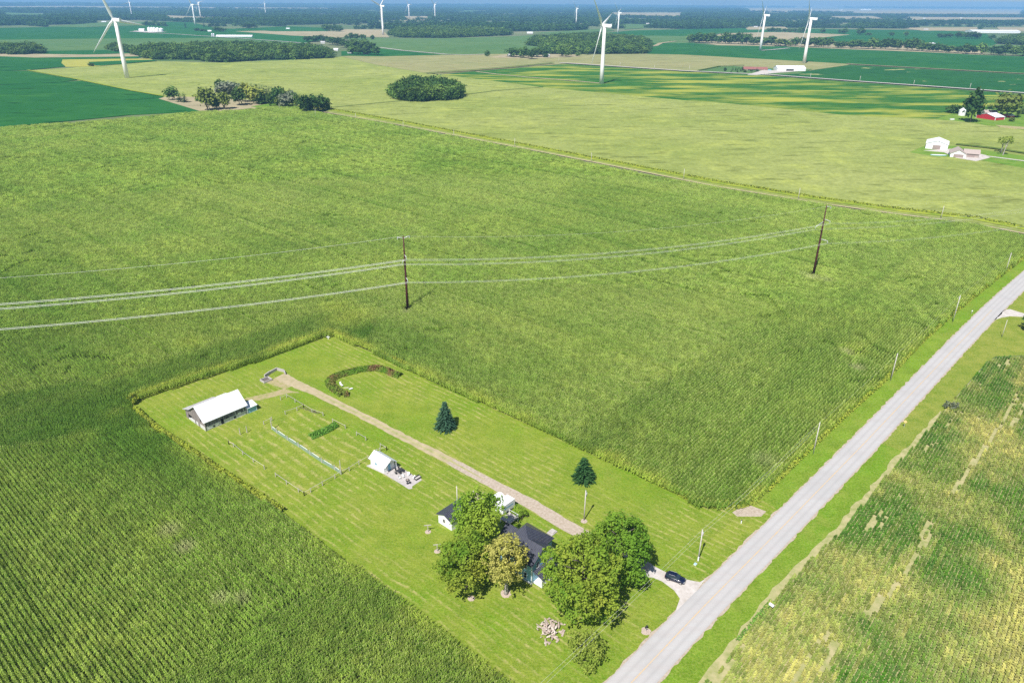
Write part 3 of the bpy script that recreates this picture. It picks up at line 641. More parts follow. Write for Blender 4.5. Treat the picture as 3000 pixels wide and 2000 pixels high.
# ---------------------------------------------------------------- fields of the wider country (crop canopies as low slabs)
slab('corn_field', [(80, 207), (300, 193), (463, 180), (640, 184), (860, 176), (1000, 166), (1100, 190), (1255, 216), (1290, 219), (1408, 232), (1595, 256), (2000, 293), (2130, 302), (2255, 314), (2468, 336), (2744, 349), (2800, 352), (2893, 366), (3000, 374), (3300, 400), (3450, 700), (3110, 700), (2860, 651), (2400, 592), (2100, 544), (1600, 446), (1180, 366), (950, 326), (850, 303), (770, 300), (700, 300), (591, 327), (480, 288), (383, 267), (238, 237)], 0.5, M['corn_far'])
slab('tan_corn_field', [(1000, 165), (1137, 160), (1300, 158), (1500, 158), (1660, 160), (1895, 158), (2000, 160), (2475, 187), (2490, 190), (2365, 208), (2258, 219), (2000, 208), (1665, 186), (1378, 209), (1290, 217), (1255, 215), (1100, 189)], 0.5, M['corn_tan'])
slab('patchy_soy_field', [(1295, 219), (1378, 210.5), (1660, 188), (2000, 210.5), (2255, 223), (2510, 242), (3000, 277), (3500, 313), (3500, 400), (3000, 345), (2744, 349), (2468, 336), (2255, 314), (2130, 302), (2000, 293), (1595, 256), (1408, 232)], 0.8, M['soy_patch'])
slab('farm_grass_right', [(2744, 349), (2790, 333), (2850, 318), (3000, 325), (3300, 345), (3300, 412), (3000, 380), (2890, 366), (2830, 356)], 0.95, M['farmgrass'])
slab('dirt_lane_by_red_barn', [(2915, 366), (3000, 372), (3100, 380), (3100, 388), (3000, 379), (2930, 372)], 1.1, M['dirt'])
slab('soy_field_with_bare_spots', [(2490, 191), (2365, 208.5), (2258, 220), (2510, 239), (3000, 272), (3500, 310), (3500, 255), (3000, 219)], 0.8, M['soy_spots'])
slab('soy_field_long', [(1897, 158), (1890, 140), (1900, 127), (2030, 127), (2100, 134), (2300, 137), (2500, 146), (2700, 153), (2880, 162), (3000, 166), (3500, 190), (3500, 252), (3000, 216), (2510, 189), (2470, 186), (2000, 160)], 0.8, M['soy_green'])
strip('grass_lane', [P(x, y) for x, y in [(2480, 188), (2510, 190.5), (2750, 204), (3000, 217.5), (3400, 245)]], 9, 1.3, M['tan_field'])
slab('pasture', [(1890, 127), (1885, 106), (1960, 102), (2060, 101), (2110, 101), (2020, 116), (2035, 127)], 0.7, M['soy_pale'])
strip('grass_waterway', [P(x, y) for x, y in [(1895, 139), (1920, 136), (1935, 128), (1980, 122), (2050, 124)]], 14, 1.4, M['tan_field'])
slab('tan_field_right', [(2012, 117), (2010, 111), (2130, 98), (2290, 94), (2497, 102), (2404, 111), (2450, 122), (2630, 128), (2760, 138), (2890, 148), (2880, 160), (2700, 152), (2500, 144), (2300, 136), (2100, 132)], 0.7, M['tan_field'])
slab('soy_field_upper_right', [(1780, 97), (1850, 90), (2000, 86), (2180, 83), (2300, 85), (2640, 88), (2810, 92), (2890, 100), (2922, 128), (2900, 136), (2760, 139), (2640, 129), (2450, 123), (2404, 111), (2493, 102), (2290, 94), (2128, 97.5), (2000, 106), (1850, 104)], 0.9, M['soy_green'])
slab('pasture_right', [(2885, 152), (2890, 136), (2930, 131), (3000, 134), (3400, 140), (3400, 180), (3000, 162), (2960, 157)], 1.0, M['soy_pale'])
slab('pasture_centre', [(1085, 140), (1200, 158), (1300, 161), (1480, 158), (1565, 157), (1610, 160), (1600, 120), (1790, 104), (1790, 94), (1640, 99), (1500, 107), (1300, 113), (1155, 114), (1000, 110), (1060, 125)], 0.8, M['soy_pale'])
slab('soy_strip_centre', [(1112, 143), (1200, 152), (1290, 161), (1240, 162), (1115, 165), (1000, 163), (1000, 150), (1090, 148)], 1.1, M['soy_green'])
slab('soy_field_left', [(-500, 262), (0, 250), (183, 240), (238, 237), (383, 267), (480, 284), (465, 289), (591, 326), (383, 336), (170, 357), (0, 373), (-500, 415)], 0.8, M['soy_green'])
slab('soy_field_left_upper', [(-500, 215), (0, 208.5), (80, 208), (226, 234), (161, 242), (0, 248), (-500, 259)], 0.8, M['soy_green'])
slab('soy_field_left_far', [(-500, 164), (0, 165), (106, 168), (425, 165), (400, 171), (191, 174), (183, 179), (191, 195), (82, 205), (0, 208), (-500, 213)], 0.8, M['soy_green'])
slab('yellow_field', [(183, 175), (360, 172.5), (440, 172.5), (455, 178), (281, 195), (192, 195), (180, 185)], 1.0, M['yellow_field'])
slab('soy_inset', [(259, 182), (380, 177), (450, 175.5), (459, 178), (298, 192), (281, 192), (268, 187)], 1.5, M['soy_green'])
slab('dry_grass_strip', [(-500, 160), (0, 157), (255, 160.5), (404, 157.5), (430, 165), (106, 169), (0, 165), (-500, 166)], 1.1, M['tan_field'])
slab('soy_left_narrow', [(128, 150), (306, 147), (385, 155), (255, 160), (128, 160), (0, 157), (-500, 160), (-500, 150), (0, 151)], 0.8, M['soy_green'])
slab('pale_crop_left', [(-500, 120), (0, 117), (340, 113), (640, 111), (850, 125), (895, 130), (900, 160), (860, 176), (463, 178), (400, 152), (306, 147), (128, 150), (0, 151), (-500, 150)], 0.9, M['soy_pale'])
slab('soy_left_distant', [(-500, 84), (0, 82), (270, 78), (400, 70), (560, 74), (600, 82), (900, 92), (960, 96), (990, 108), (890, 127), (640, 111), (340, 113), (0, 117), (-500, 120)], 1.0, M['soy_green'])
slab('stubble_field', [(690, 92), (800, 90), (1000, 93), (1100, 104), (1000, 110), (850, 104)], 1.6, M['tan_field'])
slab('left_farmyard_grass', [(465, 289), (490, 283), (560, 284), (640, 290), (800, 295), (870, 312), (855, 318), (800, 322), (730, 318), (660, 326), (591, 327)], 1.0, M['tan_field'])
slab('left_farmyard_lawn', [(735, 312), (800, 302), (880, 318), (890, 330), (860, 334), (800, 322)], 1.2, M['farmgrass'])
TR = [P(x, y) for x, y in [(1640, 186), (1668, 187.5), (2000, 209.5), (2255, 221.5), (2510, 240.5), (2750, 257), (3000, 275), (3400, 304)]]
strip('gravel_road_far', TR, 9.5, 1.5, M['white_gravel'])
strip('gravel_track_to_turbine', [P(x, y) for x, y in [(1395, 212), (1450, 219), (1550, 229), (1680, 239), (1755, 246), (1768, 246)]], 6, 1.2, M['gravel_tan'])
strip('gravel_road', [P(x, y) for x, y in [(700, 300), (800, 307), (930, 326), (1180, 369), (1600, 449), (2100, 548), (2400, 597), (2620, 628), (2850, 657), (3000, 686), (3110, 715)]], 2.4, 0.55, M['gravel_tan'])
strip('gravel_road_middle', [P(x, y) for x, y in [(1112, 141), (1180, 150), (1310, 161.5), (1360, 163), (1430, 161)]], 8, 1.6, M['white_gravel'])
strip('gravel_road_left', [P(x, y) for x, y in [(380, 94), (520, 102), (700, 114), (905, 129)]], 9, 1.7, M['white_gravel'])
strip('gravel_track_to_far_turbine', [P(x, y) for x, y in [(2228, 150), (2260, 148), (2312, 143)]], 8, 1.7, M['white_gravel'])
slab('farm_grass_white_barn', [(2665, 446), (2715, 425), (2800, 428), (3000, 457), (3200, 480), (3200, 520), (3000, 492), (2850, 465), (2740, 458)], 0.62, M['farmgrass'])
slab('gravel_yard', [(2705, 441), (2765, 446), (2800, 462), (2860, 472), (2900, 462), (2890, 455), (2840, 444), (2790, 436)], 0.72, M['white_gravel'])
strip('gravel_lane', [P(x, y) for x, y in [(2875, 458), (2930, 465), (3000, 474), (3200, 500)]], 3.5, 0.75, M['white_gravel'])
slab('farm_grass_ranch', [(2046, 209), (2110, 196), (2150, 194), (2250, 200), (2380, 203), (2340, 216), (2240, 221)], 1.0, M['soy_pale'])
slab('gravel_yard_ranch', [(2190, 219), (2235, 206), (2290, 207), (2330, 205), (2337, 209), (2270, 214), (2225, 219)], 1.4, M['white_gravel'])
slab('gravel_pad_bins', [(380, 93), (400, 90.5), (490, 94), (440, 95.5)], 1.7, M['white_gravel'])
slab('farm_grass_centre', [(1430, 168), (1480, 160), (1560, 158), (1680, 160), (1700, 166), (1560, 172)], 0.9, M['tan_field'])
# field margins; dark strips stand for hedges and paint in shaded corn edges
M['hedge_edge_shade'] = simple('dark hedge and edge shade', (0.05, 0.10, 0.02), (0.09, 0.14, 0.03), 0.05, 1.0, spec=0)
M['edge_yel'] = simple('yellow green margin', (0.30, 0.34, 0.045), (0.16, 0.24, 0.03), 0.12, 1.0, spec=0)
strip('field_margin', [P(x, y) for x, y in [(1250, 218), (1378, 209), (1500, 199), (1620, 187.5)]], 9, 2.4, M['hedge_edge_shade'])
strip('field_margin', [P(x, y) for x, y in [(960, 318), (1150, 300), (1350, 281), (1450, 268), (1590, 257)]], 2.5, 1.2, M['hedge_edge_shade'])
strip('field_margin', [P(x, y) for x, y in [(2045, 209), (2110, 196), (2180, 193)]], 6, 1.7, M['hedge_edge_shade'])
strip('field_margin', [P(x, y) for x, y in [(2800, 426), (2900, 437), (3000, 452), (3150, 470)]], 5, 1.6, M['hedge_edge_shade'])
strip('roadside_margin', [P(x, y) for x, y in [(880, 311), (950, 321), (1180, 361), (1600, 441), (2100, 538), (2400, 587), (2620, 618), (2860, 645), (3110, 695)]], 5.5, 0.7, M['edge_yel'])
strip('field_margin', [P(x, y) for x, y in [(82, 207.5), (226, 234), (383, 267), (480, 284)]], 5, 1.3, M['edge_yel'])

# ---------------------------------------------------------------- trees
def leafquads(r, pts, nrm, size, jit=0.7):
    vs = []; fs = []
    for p_, n_ in zip(pts, nrm):
        n_ = np.array(n_) + np.array([r.gauss(0, jit), r.gauss(0, jit), r.gauss(0, jit)]); n_ /= np.linalg.norm(n_) + 1e-9
        a = np.cross(n_, (r.gauss(0, 1), r.gauss(0, 1), r.gauss(0, 1))); a /= np.linalg.norm(a) + 1e-9; b_ = np.cross(n_, a); s = size * r.uniform(.6, 1.3) / 2; k = len(vs)
        for (i, j) in ((-1, -.7), (1, -.5), (.8, .8), (-.7, .7)): vs.append(tuple(np.array(p_) + a * s * i + b_ * s * j))
        fs.append((k, k + 1, k + 2, k + 3))
    return vs, fs
def crown_mesh(seed, rx, ry, rz, count, leaf, mat, nl=26, lr=0.36, flat=0.0, keeplow=-0.75):
    """a broadleaf crown centred on its own origin: leaf tufts on overlapping boughs"""
    r = random.Random(seed); lobes = []; ph = (r.uniform(0, 6.28), r.uniform(0, 6.28))
    for i in range(nl):
        z = keeplow + (1 - keeplow) * ((i + .5) / nl); th = i * 2.399 + r.uniform(-.35, .35); q = math.sqrt(max(0, 1 - z * z)) if z > -1 else 0
        if z < 0: q = max(q, 0.75 * (1 + z * .35))
        k = r.uniform(0.42, 0.86)
        k *= 1 + .20 * math.sin(2 * th + ph[0]) * (1 - abs(z) * .5) + .13 * math.sin(3 * th + ph[1] + 3 * z)
        lobes.append((np.array([q * math.cos(th) * k, q * math.sin(th) * k, z * r.uniform(.55, .9)]), lr * r.uniform(.6, 1.25)))
    pts = []; nrm = []; tries = 0; per = 11 if count > 1500 else 5; tr = leaf / max(rx, ry) * (1.15 if count > 1500 else .9)
    while len(pts) < count and tries < count * 3:
        tries += 1; c, lrr = lobes[r.randrange(nl)]
        d = np.array([r.gauss(0, 1), r.gauss(0, 1), r.gauss(0, 1) + .35]); d /= np.linalg.norm(d)
        p_ = c + d * lrr * (r.uniform(.80, 1.0) if r.random() < .8 else r.uniform(1.0, 1.3))
        if any(np.linalg.norm(p_ - c2) < l2 * 0.66 for c2, l2 in lobes): continue
        for q in range(per):
            o_ = np.array([r.gauss(0, 1), r.gauss(0, 1), r.gauss(0, 1)]) * tr * .62
            w_ = p_ + o_; pts.append((w_[0] * rx, w_[1] * ry, w_[2] * rz)); nrm.append(d * .6 + o_ / tr * .5 + np.array([0, 0, .45]))
    vs, fs = leafquads(r, pts, nrm, leaf)
    return mesh_np('crown', vs, fs, [mat])
def conifer_mesh(seed, R, Ht, layers, per, leaf, mat, droop=0.25, power=0.9):
    """needle boughs in whorls; origin at the ground"""
    r = random.Random(seed); vs = []; fs = []
    for i in range(layers):
        t = (i + .3) / layers; z0 = Ht * (0.06 + 0.92 * t); rad = R * (1 - t) ** power + 0.12; nb = max(4, int(per * (1 - t * .6)))
        for k in range(nb):
            a = k * 2 * math.pi / nb + r.uniform(-.3, .3) + i * 1.1; L = rad * r.uniform(.75, 1.12); steps = max(2, int(L / (leaf * .55)))
            for s_ in range(steps):
                f = (s_ + .6) / steps; x, y = math.cos(a) * L * f, math.sin(a) * L * f; z = z0 - droop * L * f + r.uniform(-.06, .06) * Ht / layers * 3
                w = leaf * (1.15 - .5 * f); n = len(vs)
                a2 = a + r.uniform(-.6, .6); ca, sa = math.cos(a2), math.sin(a2); up = r.uniform(-.2, .45)
                vs += [(x - sa * w * .5, y + ca * w * .5, z - .12 * w), (x + sa * w * .5, y - ca * w * .5, z - .12 * w), (x + ca * w + sa * w * .15, y + sa * w - ca * w * .15, z - droop * w + up * w), (x + ca * w * .9 - sa * w * .2, y + sa * w * .9 + ca * w * .2, z - droop * w + up * w)]
                fs.append((n, n + 1, n + 2, n + 3))
    return mesh_np('crown', vs, fs, [mat])
def trunk_mb(seed, Ht, r0, spread, limbs=6, lean=(0, 0), fork=0.45):
    r = random.Random(seed); mb = MB()
    top = (lean[0] * Ht, lean[1] * Ht, Ht); mid = (lean[0] * Ht * .4 + r.uniform(-.1, .1), lean[1] * Ht * .4, Ht * .5)
    mb.tube([(0, 0, -.1), (0, 0, Ht * .06), mid, top], [r0 * 1.35, r0, r0 * .72, r0 * .15], 8)
    for i in range(limbs):
        t = fork + (0.9 - fork) * i / max(1, limbs - 1) * .8; a = i * 2.4 + r.uniform(-.4, .4); L = spread * r.uniform(.6, .95) * (1.1 - t * .5)
        bx, by, bz = lean[0] * Ht * t, lean[1] * Ht * t, Ht * t
        mb.tube([(bx, by, bz), (bx + math.cos(a) * L * .5, by + math.sin(a) * L * .5, bz + Ht * .13), (bx + math.cos(a) * L, by + math.sin(a) * L, bz + Ht * .22)], [r0 * .45, r0 * .28, r0 * .06], 6)
    return mb
def tree(name, base, Ht, rx, ry, crown_z, rz, mat, seed, count, leaf, label, cat='tree', group=None, bark=None, trunk_r=0.35, nl=26, lr=.36, limbs=6, keeplow=-.75):
    e = empty(name, base, 0, label, cat, group)
    trunk_mb(seed, Ht * .85, trunk_r, rx * .8, limbs).build('trunk', bark or M['bark'], e, True)
    me = crown_mesh(seed, rx, ry, rz, count, leaf, mat, nl, lr, keeplow=keeplow); o = bpy.data.objects.new('crown', me); COL.objects.link(o); o.parent = e; o.location = (0, 0, crown_z)
    return e
def conifer(name, base, R, Ht, seed, mat, label, layers=16, per=11, leaf=.6, group=None, cat='tree', droop=.25, power=.9):
    e = empty(name, base, 0, label, cat, group)
    MB().tube([(0, 0, -.1), (0, 0, Ht * .5), (0, 0, Ht * .97)], [R * .07 + .05, R * .04 + .03, .02], 7).build('trunk', M['bark'], e, True)
    me = conifer_mesh(seed, R, Ht, layers, per, leaf, mat, droop, power); o = bpy.data.objects.new('crown', me); COL.objects.link(o); o.parent = e
    return e

# ---------------------------------------------------------------- woods that read as one mass
wood_k = [crown_mesh(300 + i, 7.2, 7.2, 8.0, 420, 2.0, M['leaf_wood'] if i % 3 else M['leaf_woodwarm'], 10, .52, keeplow=-.95) for i in range(9)]
far_wood_k = [crown_mesh(330 + i, 1, 1, 1, 130, .46, M['leaf_farwood'], 8, .55, keeplow=-.95) for i in range(5)]
def fill(px, spacing, rs):
    w = [tuple(P(x, y)[:2]) for x, y in px]; a = np.array(w)
    x0, y0 = a.min(0); x1, y1 = a.max(0)
    gx, gy = np.meshgrid(np.arange(x0, x1, spacing), np.arange(y0, y1, spacing)); p = np.stack([gx.ravel(), gy.ravel()], 1)
    p = p + rs.uniform(-.42, .42, p.shape) * spacing
    return p[inside(p, w)], w
def wood(px, spacing, ht, name, label, seed, meshes=wood_k, base=17.0):
    rs = np.random.RandomState(seed); p, w = fill(px, spacing, rs); n = len(p)
    h = ht * rs.uniform(.68, 1.2, n) * (.85 + .3 * vnoise(p, .02, seed)); ws = spacing / 8.5 * rs.uniform(.9, 1.25, n)
    edge = edge_dist(p, w); h *= np.where(edge < spacing * .8, .82, 1.0)
    pts = np.concatenate([p, (h * .47)[:, None]], 1)
    return scatter(name, meshes, pts, rs.uniform(0, 6.28, n), np.stack([ws, ws, h / base], 1), rs.randint(0, len(meshes), n), label=label, cat='woods')
wood([(1143, 283), (1160, 268), (1200, 258), (1250, 255), (1300, 257), (1340, 268), (1355, 281), (1335, 293), (1290, 297), (1230, 300), (1180, 296)], 8.5, 16, 'round_grove', 'dark round grove standing alone in the pale corn field', 1)
wood([(395, 163), (405, 152), (470, 148), (600, 143), (736, 143), (860, 147), (968, 160), (972, 171), (860, 176), (740, 178), (660, 184), (560, 177), (450, 176)], 11.5, 18, 'woodland', 'long green wood right of the leftmost wind turbine', 2)
wood([(312, 146), (330, 143), (400, 150), (400, 156), (345, 152)], 9, 14, 'woodland', 'thin tail of trees between the leftmost turbine and the long wood', 3)
wood([(-120, 160), (-60, 148), (60, 148), (120, 152), (128, 158), (60, 162), (0, 160)], 10, 17, 'woodland', 'dark clump of trees at the left edge above the green fields', 4)
wood([(1140, 104), (1160, 95), (1300, 89), (1480, 95), (1498, 104), (1400, 108), (1300, 112), (1180, 111)], 13, 17, 'woodland', 'dark wood right of the tall turbine left of centre', 6)
wood([(1548, 134), (1560, 122), (1700, 112), (1800, 116), (1890, 124), (1902, 136), (1893, 158), (1800, 159), (1700, 159), (1612, 159), (1572, 153), (1600, 140)], 12, 17, 'woodland', 'dark wood behind the central wind turbine', 5)
wood([(2925, 129), (2940, 118), (3000, 114), (3200, 120), (3200, 140), (3000, 133)], 12, 17, 'woodland', 'grey green wood at the right edge of the photo', 7)
PATCH = [([(447, 44), (600, 50), (750, 51), (755, 57), (740, 62), (600, 62), (540, 63), (500, 61)], 'tan_field'), ([(5, 37), (120, 40), (150, 52), (60, 55), (10, 52)], 'soy_pale'),
         ([(-300, 14), (0, 19), (200, 18), (500, 21), (1000, 24), (1000, 31), (900, 29), (500, 26), (0, 29), (-300, 26)], 'tan_field'), ([(1060, 31), (1180, 35), (1190, 42), (1070, 37)], 'soy_pale'),
         ([(1180, 48), (1260, 48), (1265, 62), (1170, 60)], 'tan_field'), ([(1350, 30), (1440, 33), (1445, 38), (1350, 36)], 'soy_pale'), ([(1290, 66), (1368, 67), (1370, 78), (1300, 78)], 'soy_pale'),
         ([(1785, 37), (2000, 38), (2000, 54), (1800, 51)], 'tan_field'), ([(1820, 70), (1905, 72), (1930, 80), (1830, 86)], 'soy_pale'), ([(1560, 97), (1780, 84), (1800, 90), (1640, 99)], 'soy_pale'),
         ([(2180, 24), (2560, 28), (3000, 28), (3000, 42), (2620, 40), (2400, 38), (2190, 36)], 'tan_field'), ([(2430, 48), (2560, 48), (2600, 58), (2430, 60)], 'tan_field'), ([(2640, 50), (3000, 52), (3400, 60), (3400, 70), (3000, 62), (2680, 62)], 'tan_field'),
         ([(2180, 79), (2300, 79), (2310, 86), (2190, 87)], 'tan_field'), ([(2640, 82), (2870, 80), (2860, 90), (2700, 90)], 'tan_field'), ([(2920, 80), (3100, 82), (3100, 92), (2930, 90)], 'tan_field'),
         ([(140, 78), (300, 66), (460, 64), (440, 74), (250, 80)], 'soy_pale'), ([(470, 64), (560, 66), (640, 84), (560, 86), (480, 78)], 'soy_green'), ([(690, 84), (850, 78), (960, 82), (960, 92), (800, 92)], 'soy_green'),
         ([(1000, 86), (1120, 88), (1140, 108), (1000, 106)], 'tan_field'), ([(440, 33), (520, 35), (520, 39), (440, 37)], 'tan_field'), ([(820, 38), (1000, 44), (1000, 48), (840, 43)], 'soy_pale')]
pw = []
for i, (pp, mt) in enumerate(PATCH):
    slab('distant_field', pp, 2.0, M[mt]); pw.append([tuple(P(x, y)[:2]) for x, y in pp])
def belt(y_front, y_back, spacing, ht, dens, seed, name, label, nscale=0.0009, hvar=.2):
    rs = np.random.RandomState(seed)
    p, w = fill([(-150, y_front[0]), (700, y_front[1]), (1500, y_front[2]), (2300, y_front[3]), (3150, y_front[4]), (3150, y_back + 14), (1500, y_back + 4), (-150, y_back - 4 + 3)], spacing, rs)
    cs_ = 420.0; cu = (p @ np.array([U.x, U.y])) / cs_; cv = (p @ np.array([V.x, V.y])) / cs_ * .6
    tab = np.random.RandomState(99).rand(64, 64); cell = tab[np.floor(cu).astype(int) % 64, np.floor(cv).astype(int) % 64]
    bd = np.minimum(np.abs(cu - np.round(cu)), np.abs(cv - np.round(cv)) / .6) * cs_
    k = (cell * .45 + vnoise(p, nscale, seed) * .55 < dens * .72) | ((bd < spacing * .6) & (rs.rand(len(p)) < .5))
    for q in pw: k &= ~inside(p, q)
    p = p[k]; n = len(p); h = ht * rs.uniform(1 - hvar, 1 + hvar, n) * (0.8 + .4 * vnoise(p, nscale * 6, seed + 5)); ws = spacing * .72 * rs.uniform(.8, 1.3, n)
    print(name, n)
    return scatter(name, far_wood_k, np.concatenate([p, (h * .42)[:, None]], 1), rs.uniform(0, 6.28, n), np.stack([ws, ws, h * .58], 1), rs.randint(0, 5, n), label=label, cat='woods')
belt((78, 82, 93, 82, 88), 56, 15, 15, .62, 11, 'distant_woods', 'nearer belt of bluish woods across the far distance')
belt((56, 58, 60, 60, 62), 34, 24, 15, .66, 12, 'distant_woods', 'middle belt of blue woods across the far distance', .0006)
belt((34, 36, 37, 38, 42), 18, 60, 17, .66, 13, 'distant_woods', 'faint farthest belt of blue woods along the horizon', .0003)
belt((19, 20, 21, 22, 26), 13, 110, 30, .8, 14, 'distant_woods', 'thin blue wooded rise on the horizon line', .0002)

# ---------------------------------------------------------------- wind turbines
def loft(secs):
    """secs: list of (z, list of (x,y)) rings"""
    mb = MB(); k = len(secs[0][1]); vs = [(x, y, z) for z, ring in secs for x, y in ring]; fs = []
    for i in range(len(secs) - 1):
        for j in range(k): fs.append((i * k + j, i * k + (j + 1) % k, (i + 1) * k + (j + 1) % k, (i + 1) * k + j))
    fs += [tuple(range(k - 1, -1, -1)), tuple((len(secs) - 1) * k + j for j in range(k))]
    return mb.add(vs, fs)
def blade_mesh():
    secs = []; L = 60
    for t, ch, th, tw in [(0, 2.6, 2.6, 0), (.05, 2.8, 2.4, .2), (.18, 5.0, 1.6, .25), (.4, 4.0, 1.1, .15), (.65, 2.8, .7, .06), (.85, 1.8, .42, .02), (1, .6, .14, 0)]:
        ring = []
        for j in range(10):
            a = 2 * math.pi * j / 10; cx = math.cos(a) * ch / 2 - (ch * .12 if t > .1 else 0); cy = math.sin(a) * th / 2
            ct, st = math.cos(tw * 1.2), math.sin(tw * 1.2)
            ring.append((cx * st + cy * ct + 2.0 * t * t, cx * ct - cy * st))     # chord mostly in the rotor plane (y), slight prebend along x
        secs.append((t * L, ring))
    return loft(secs).mesh('blade', M['turbine'], True)
tower_me = MB().tube([(0, 0, 0), (0, 0, 84 * .33), (0, 0, 84 * .66), (0, 0, 82)], [3.5, 3.05, 2.65, 2.2], 20).mesh('tower', M['turbine_pink'], True)
nm = loft([(-11.5, [(y, z) for y, z in [(-1.7, -1.7), (1.7, -1.7), (1.9, 0), (1.6, 1.9), (-1.6, 1.9), (-1.9, 0)]]), (-9, [(y, z) for y, z in [(-2.1, -2.1), (2.1, -2.1), (2.3, 0), (2.0, 2.2), (-2.0, 2.2), (-2.3, 0)]]), (1, [(y, z) for y, z in [(-2.1, -2.1), (2.1, -2.1), (2.3, 0), (2.0, 2.2), (-2.0, 2.2), (-2.3, 0)]]), (3, [(y, z) for y, z in [(-1.6, -1.6), (1.6, -1.6), (1.8, 0), (1.5, 1.7), (-1.5, 1.7), (-1.8, 0)]])])
nm.v = [(z, x, y) for x, y, z in nm.v]; nac_me = nm.mesh('nacelle', M['turbine'])
cool = MB().box(-11.3, -9.6, -1.5, 1.5, 2.05, 3.1).mesh('cooler', M['insul'])
hub_me = MB(); hub_me.tube([(3.0, 0, 0), (4.6, 0, 0), (5.6, 0, 0), (6.3, 0, 0)], [1.9, 2.0, 1.5, .4], 14); hub_me = hub_me.mesh('hub', M['turbine'], True)
bl_me = blade_mesh()
TURB = [((373, 230), (338, 58), 20, 'white wind turbine with two long blades low and wide, leftmost and near a green field'),
        ((1762, 247), (1768, 75), 46, 'large white wind turbine in the patchy yellow green soy field, tallest near the centre'),
        ((2355, 187), (2373, 55), 50, 'white wind turbine rising behind the ranch house with the white machine shed, rightmost of all'),
        ((2227, 150), (2241, 45), 52, 'white wind turbine in the green field just left of the rightmost one, hedgerow behind it'),
        ((1810, 100), (1814, 38), 50, 'thin white wind turbine just right of the large central one, behind the dark wood'),
        ((1688, 71), (1689, 26), 48, 'small pale wind turbine left of the large central one in the distant woods'),
        ((1123, 105), (1118, 18), 70, 'slim white wind turbine left of centre, at the left end of a dark wood'),
        ((1199, 55), (1196, 14), 30, 'tiny far wind turbine, left one of the close pair left of centre'),
        ((1275, 58), (1273, 14), 50, 'tiny far wind turbine, right one of the close pair left of centre'),
        ((779, 45), (776, 12), 100, 'tiny far wind turbine alone between the left group and the centre'),
        ((573, 77), (565, 14), 25, 'white wind turbine before a tan field, nearer of two overlapping ones'),
        ((588, 52), (581, 8), 40, 'smaller wind turbine directly behind the overlapping nearer one at upper left'),
        ((387, 49), (379, 8), 105, 'far wind turbine just right of the leftmost big turbine')]
YAW = math.radians(154)
for (bpx, hpx, ang, lab) in TURB:
    hh = height(bpx, hpx); s = hh / 84.0
    e = empty('wind_turbine', P(*bpx), YAW, lab, 'wind turbine', 'wind turbines'); e.scale = (s, s, s)
    for nm_, me_ in (('tower', tower_me), ('nacelle', nac_me), ('hub', hub_me)):
        o = bpy.data.objects.new(nm_, me_); COL.objects.link(o); o.parent = e
        if nm_ != 'tower': o.location = (0, 0, 84); o.rotation_euler = (0, math.radians(-4), 0)
        if nm_ == 'nacelle':
            c_ = bpy.data.objects.new('cooler', cool); COL.objects.link(c_); c_.parent = o
    for k in range(3):
        o = bpy.data.objects.new('blade', bl_me); COL.objects.link(o); o.parent = e
        a = math.radians(ang + 120 * k)
        o.matrix_local = Matrix.Translation((0, 0, 84)) @ Matrix.Rotation(math.radians(-4), 4, 'Y') @ Matrix.Translation((4.3, 0, 0)) @ Matrix.Rotation(-a, 4, 'X') @ Matrix.Rotation(math.radians(3), 4, 'Y')
MBp = MB().tube([(0, 0, 0), (0, 0, .35)], [5, 4.6], 20)

# ---------------------------------------------------------------- farmhouse and its yard
def frame(px, py): p = P(px, py); p.z = 0; return p
HO = frame(1557, 1712)
house = empty('house', HO, GA, 'blue two storey farmhouse with a black standing seam metal roof', 'house')
def poly_roof(name, verts, faces, mat, parent, th=.16):
    mb = MB(); n = len(verts); mb.add(verts + [(x, y, z - th) for x, y, z in verts], [])
    for f in faces: mb.f.append(tuple(f)); mb.f.append(tuple(i + n for i in reversed(f)))
    edges = {}
    for f in faces:
        for i in range(len(f)): edges[(f[i], f[(i + 1) % len(f)])] = edges.get((f[i], f[(i + 1) % len(f)]), 0) + 1
    for (a, b_) in list(edges):
        if (b_, a) not in edges: mb.f.append((a, b_, b_ + n, a + n))
    return mb.build(name, mat, parent)
def window(parent, x, y, z, w, h, axis, out, frame_mat=None, name='window'):
    """axis 'x': in a wall whose normal is +-y, at y; 'y': in a wall with normal +-x, at x. out = +-1"""
    t = .06
    fb = MB(); gb = MB(); d = .05 * out
    def bx(mb, a0, a1, z0, z1, p0, p1):
        if axis == 'x': mb.box(x + a0, x + a1, min(y + p0 * out, y + p1 * out), max(y + p0 * out, y + p1 * out), z + z0, z + z1)
        else: mb.box(min(x + p0 * out, x + p1 * out), max(x + p0 * out, x + p1 * out), y + a0, y + a1, z + z0, z + z1)
    for a0, a1, z0, z1 in ((-w / 2 - .1, -w / 2, -.1, h + .1), (w / 2, w / 2 + .1, -.1, h + .1), (-w / 2, w / 2, -.1, 0), (-w / 2, w / 2, h, h + .1), (-w / 2, w / 2, h / 2 - .03, h / 2 + .03)): bx(fb, a0, a1, z0, z1, .003, .07)
    bx(gb, -w / 2, w / 2, 0, h, .002, .03)
    o = fb.build(name, frame_mat or M['white'], parent); gb.build('pane', M['glass'], o); return o
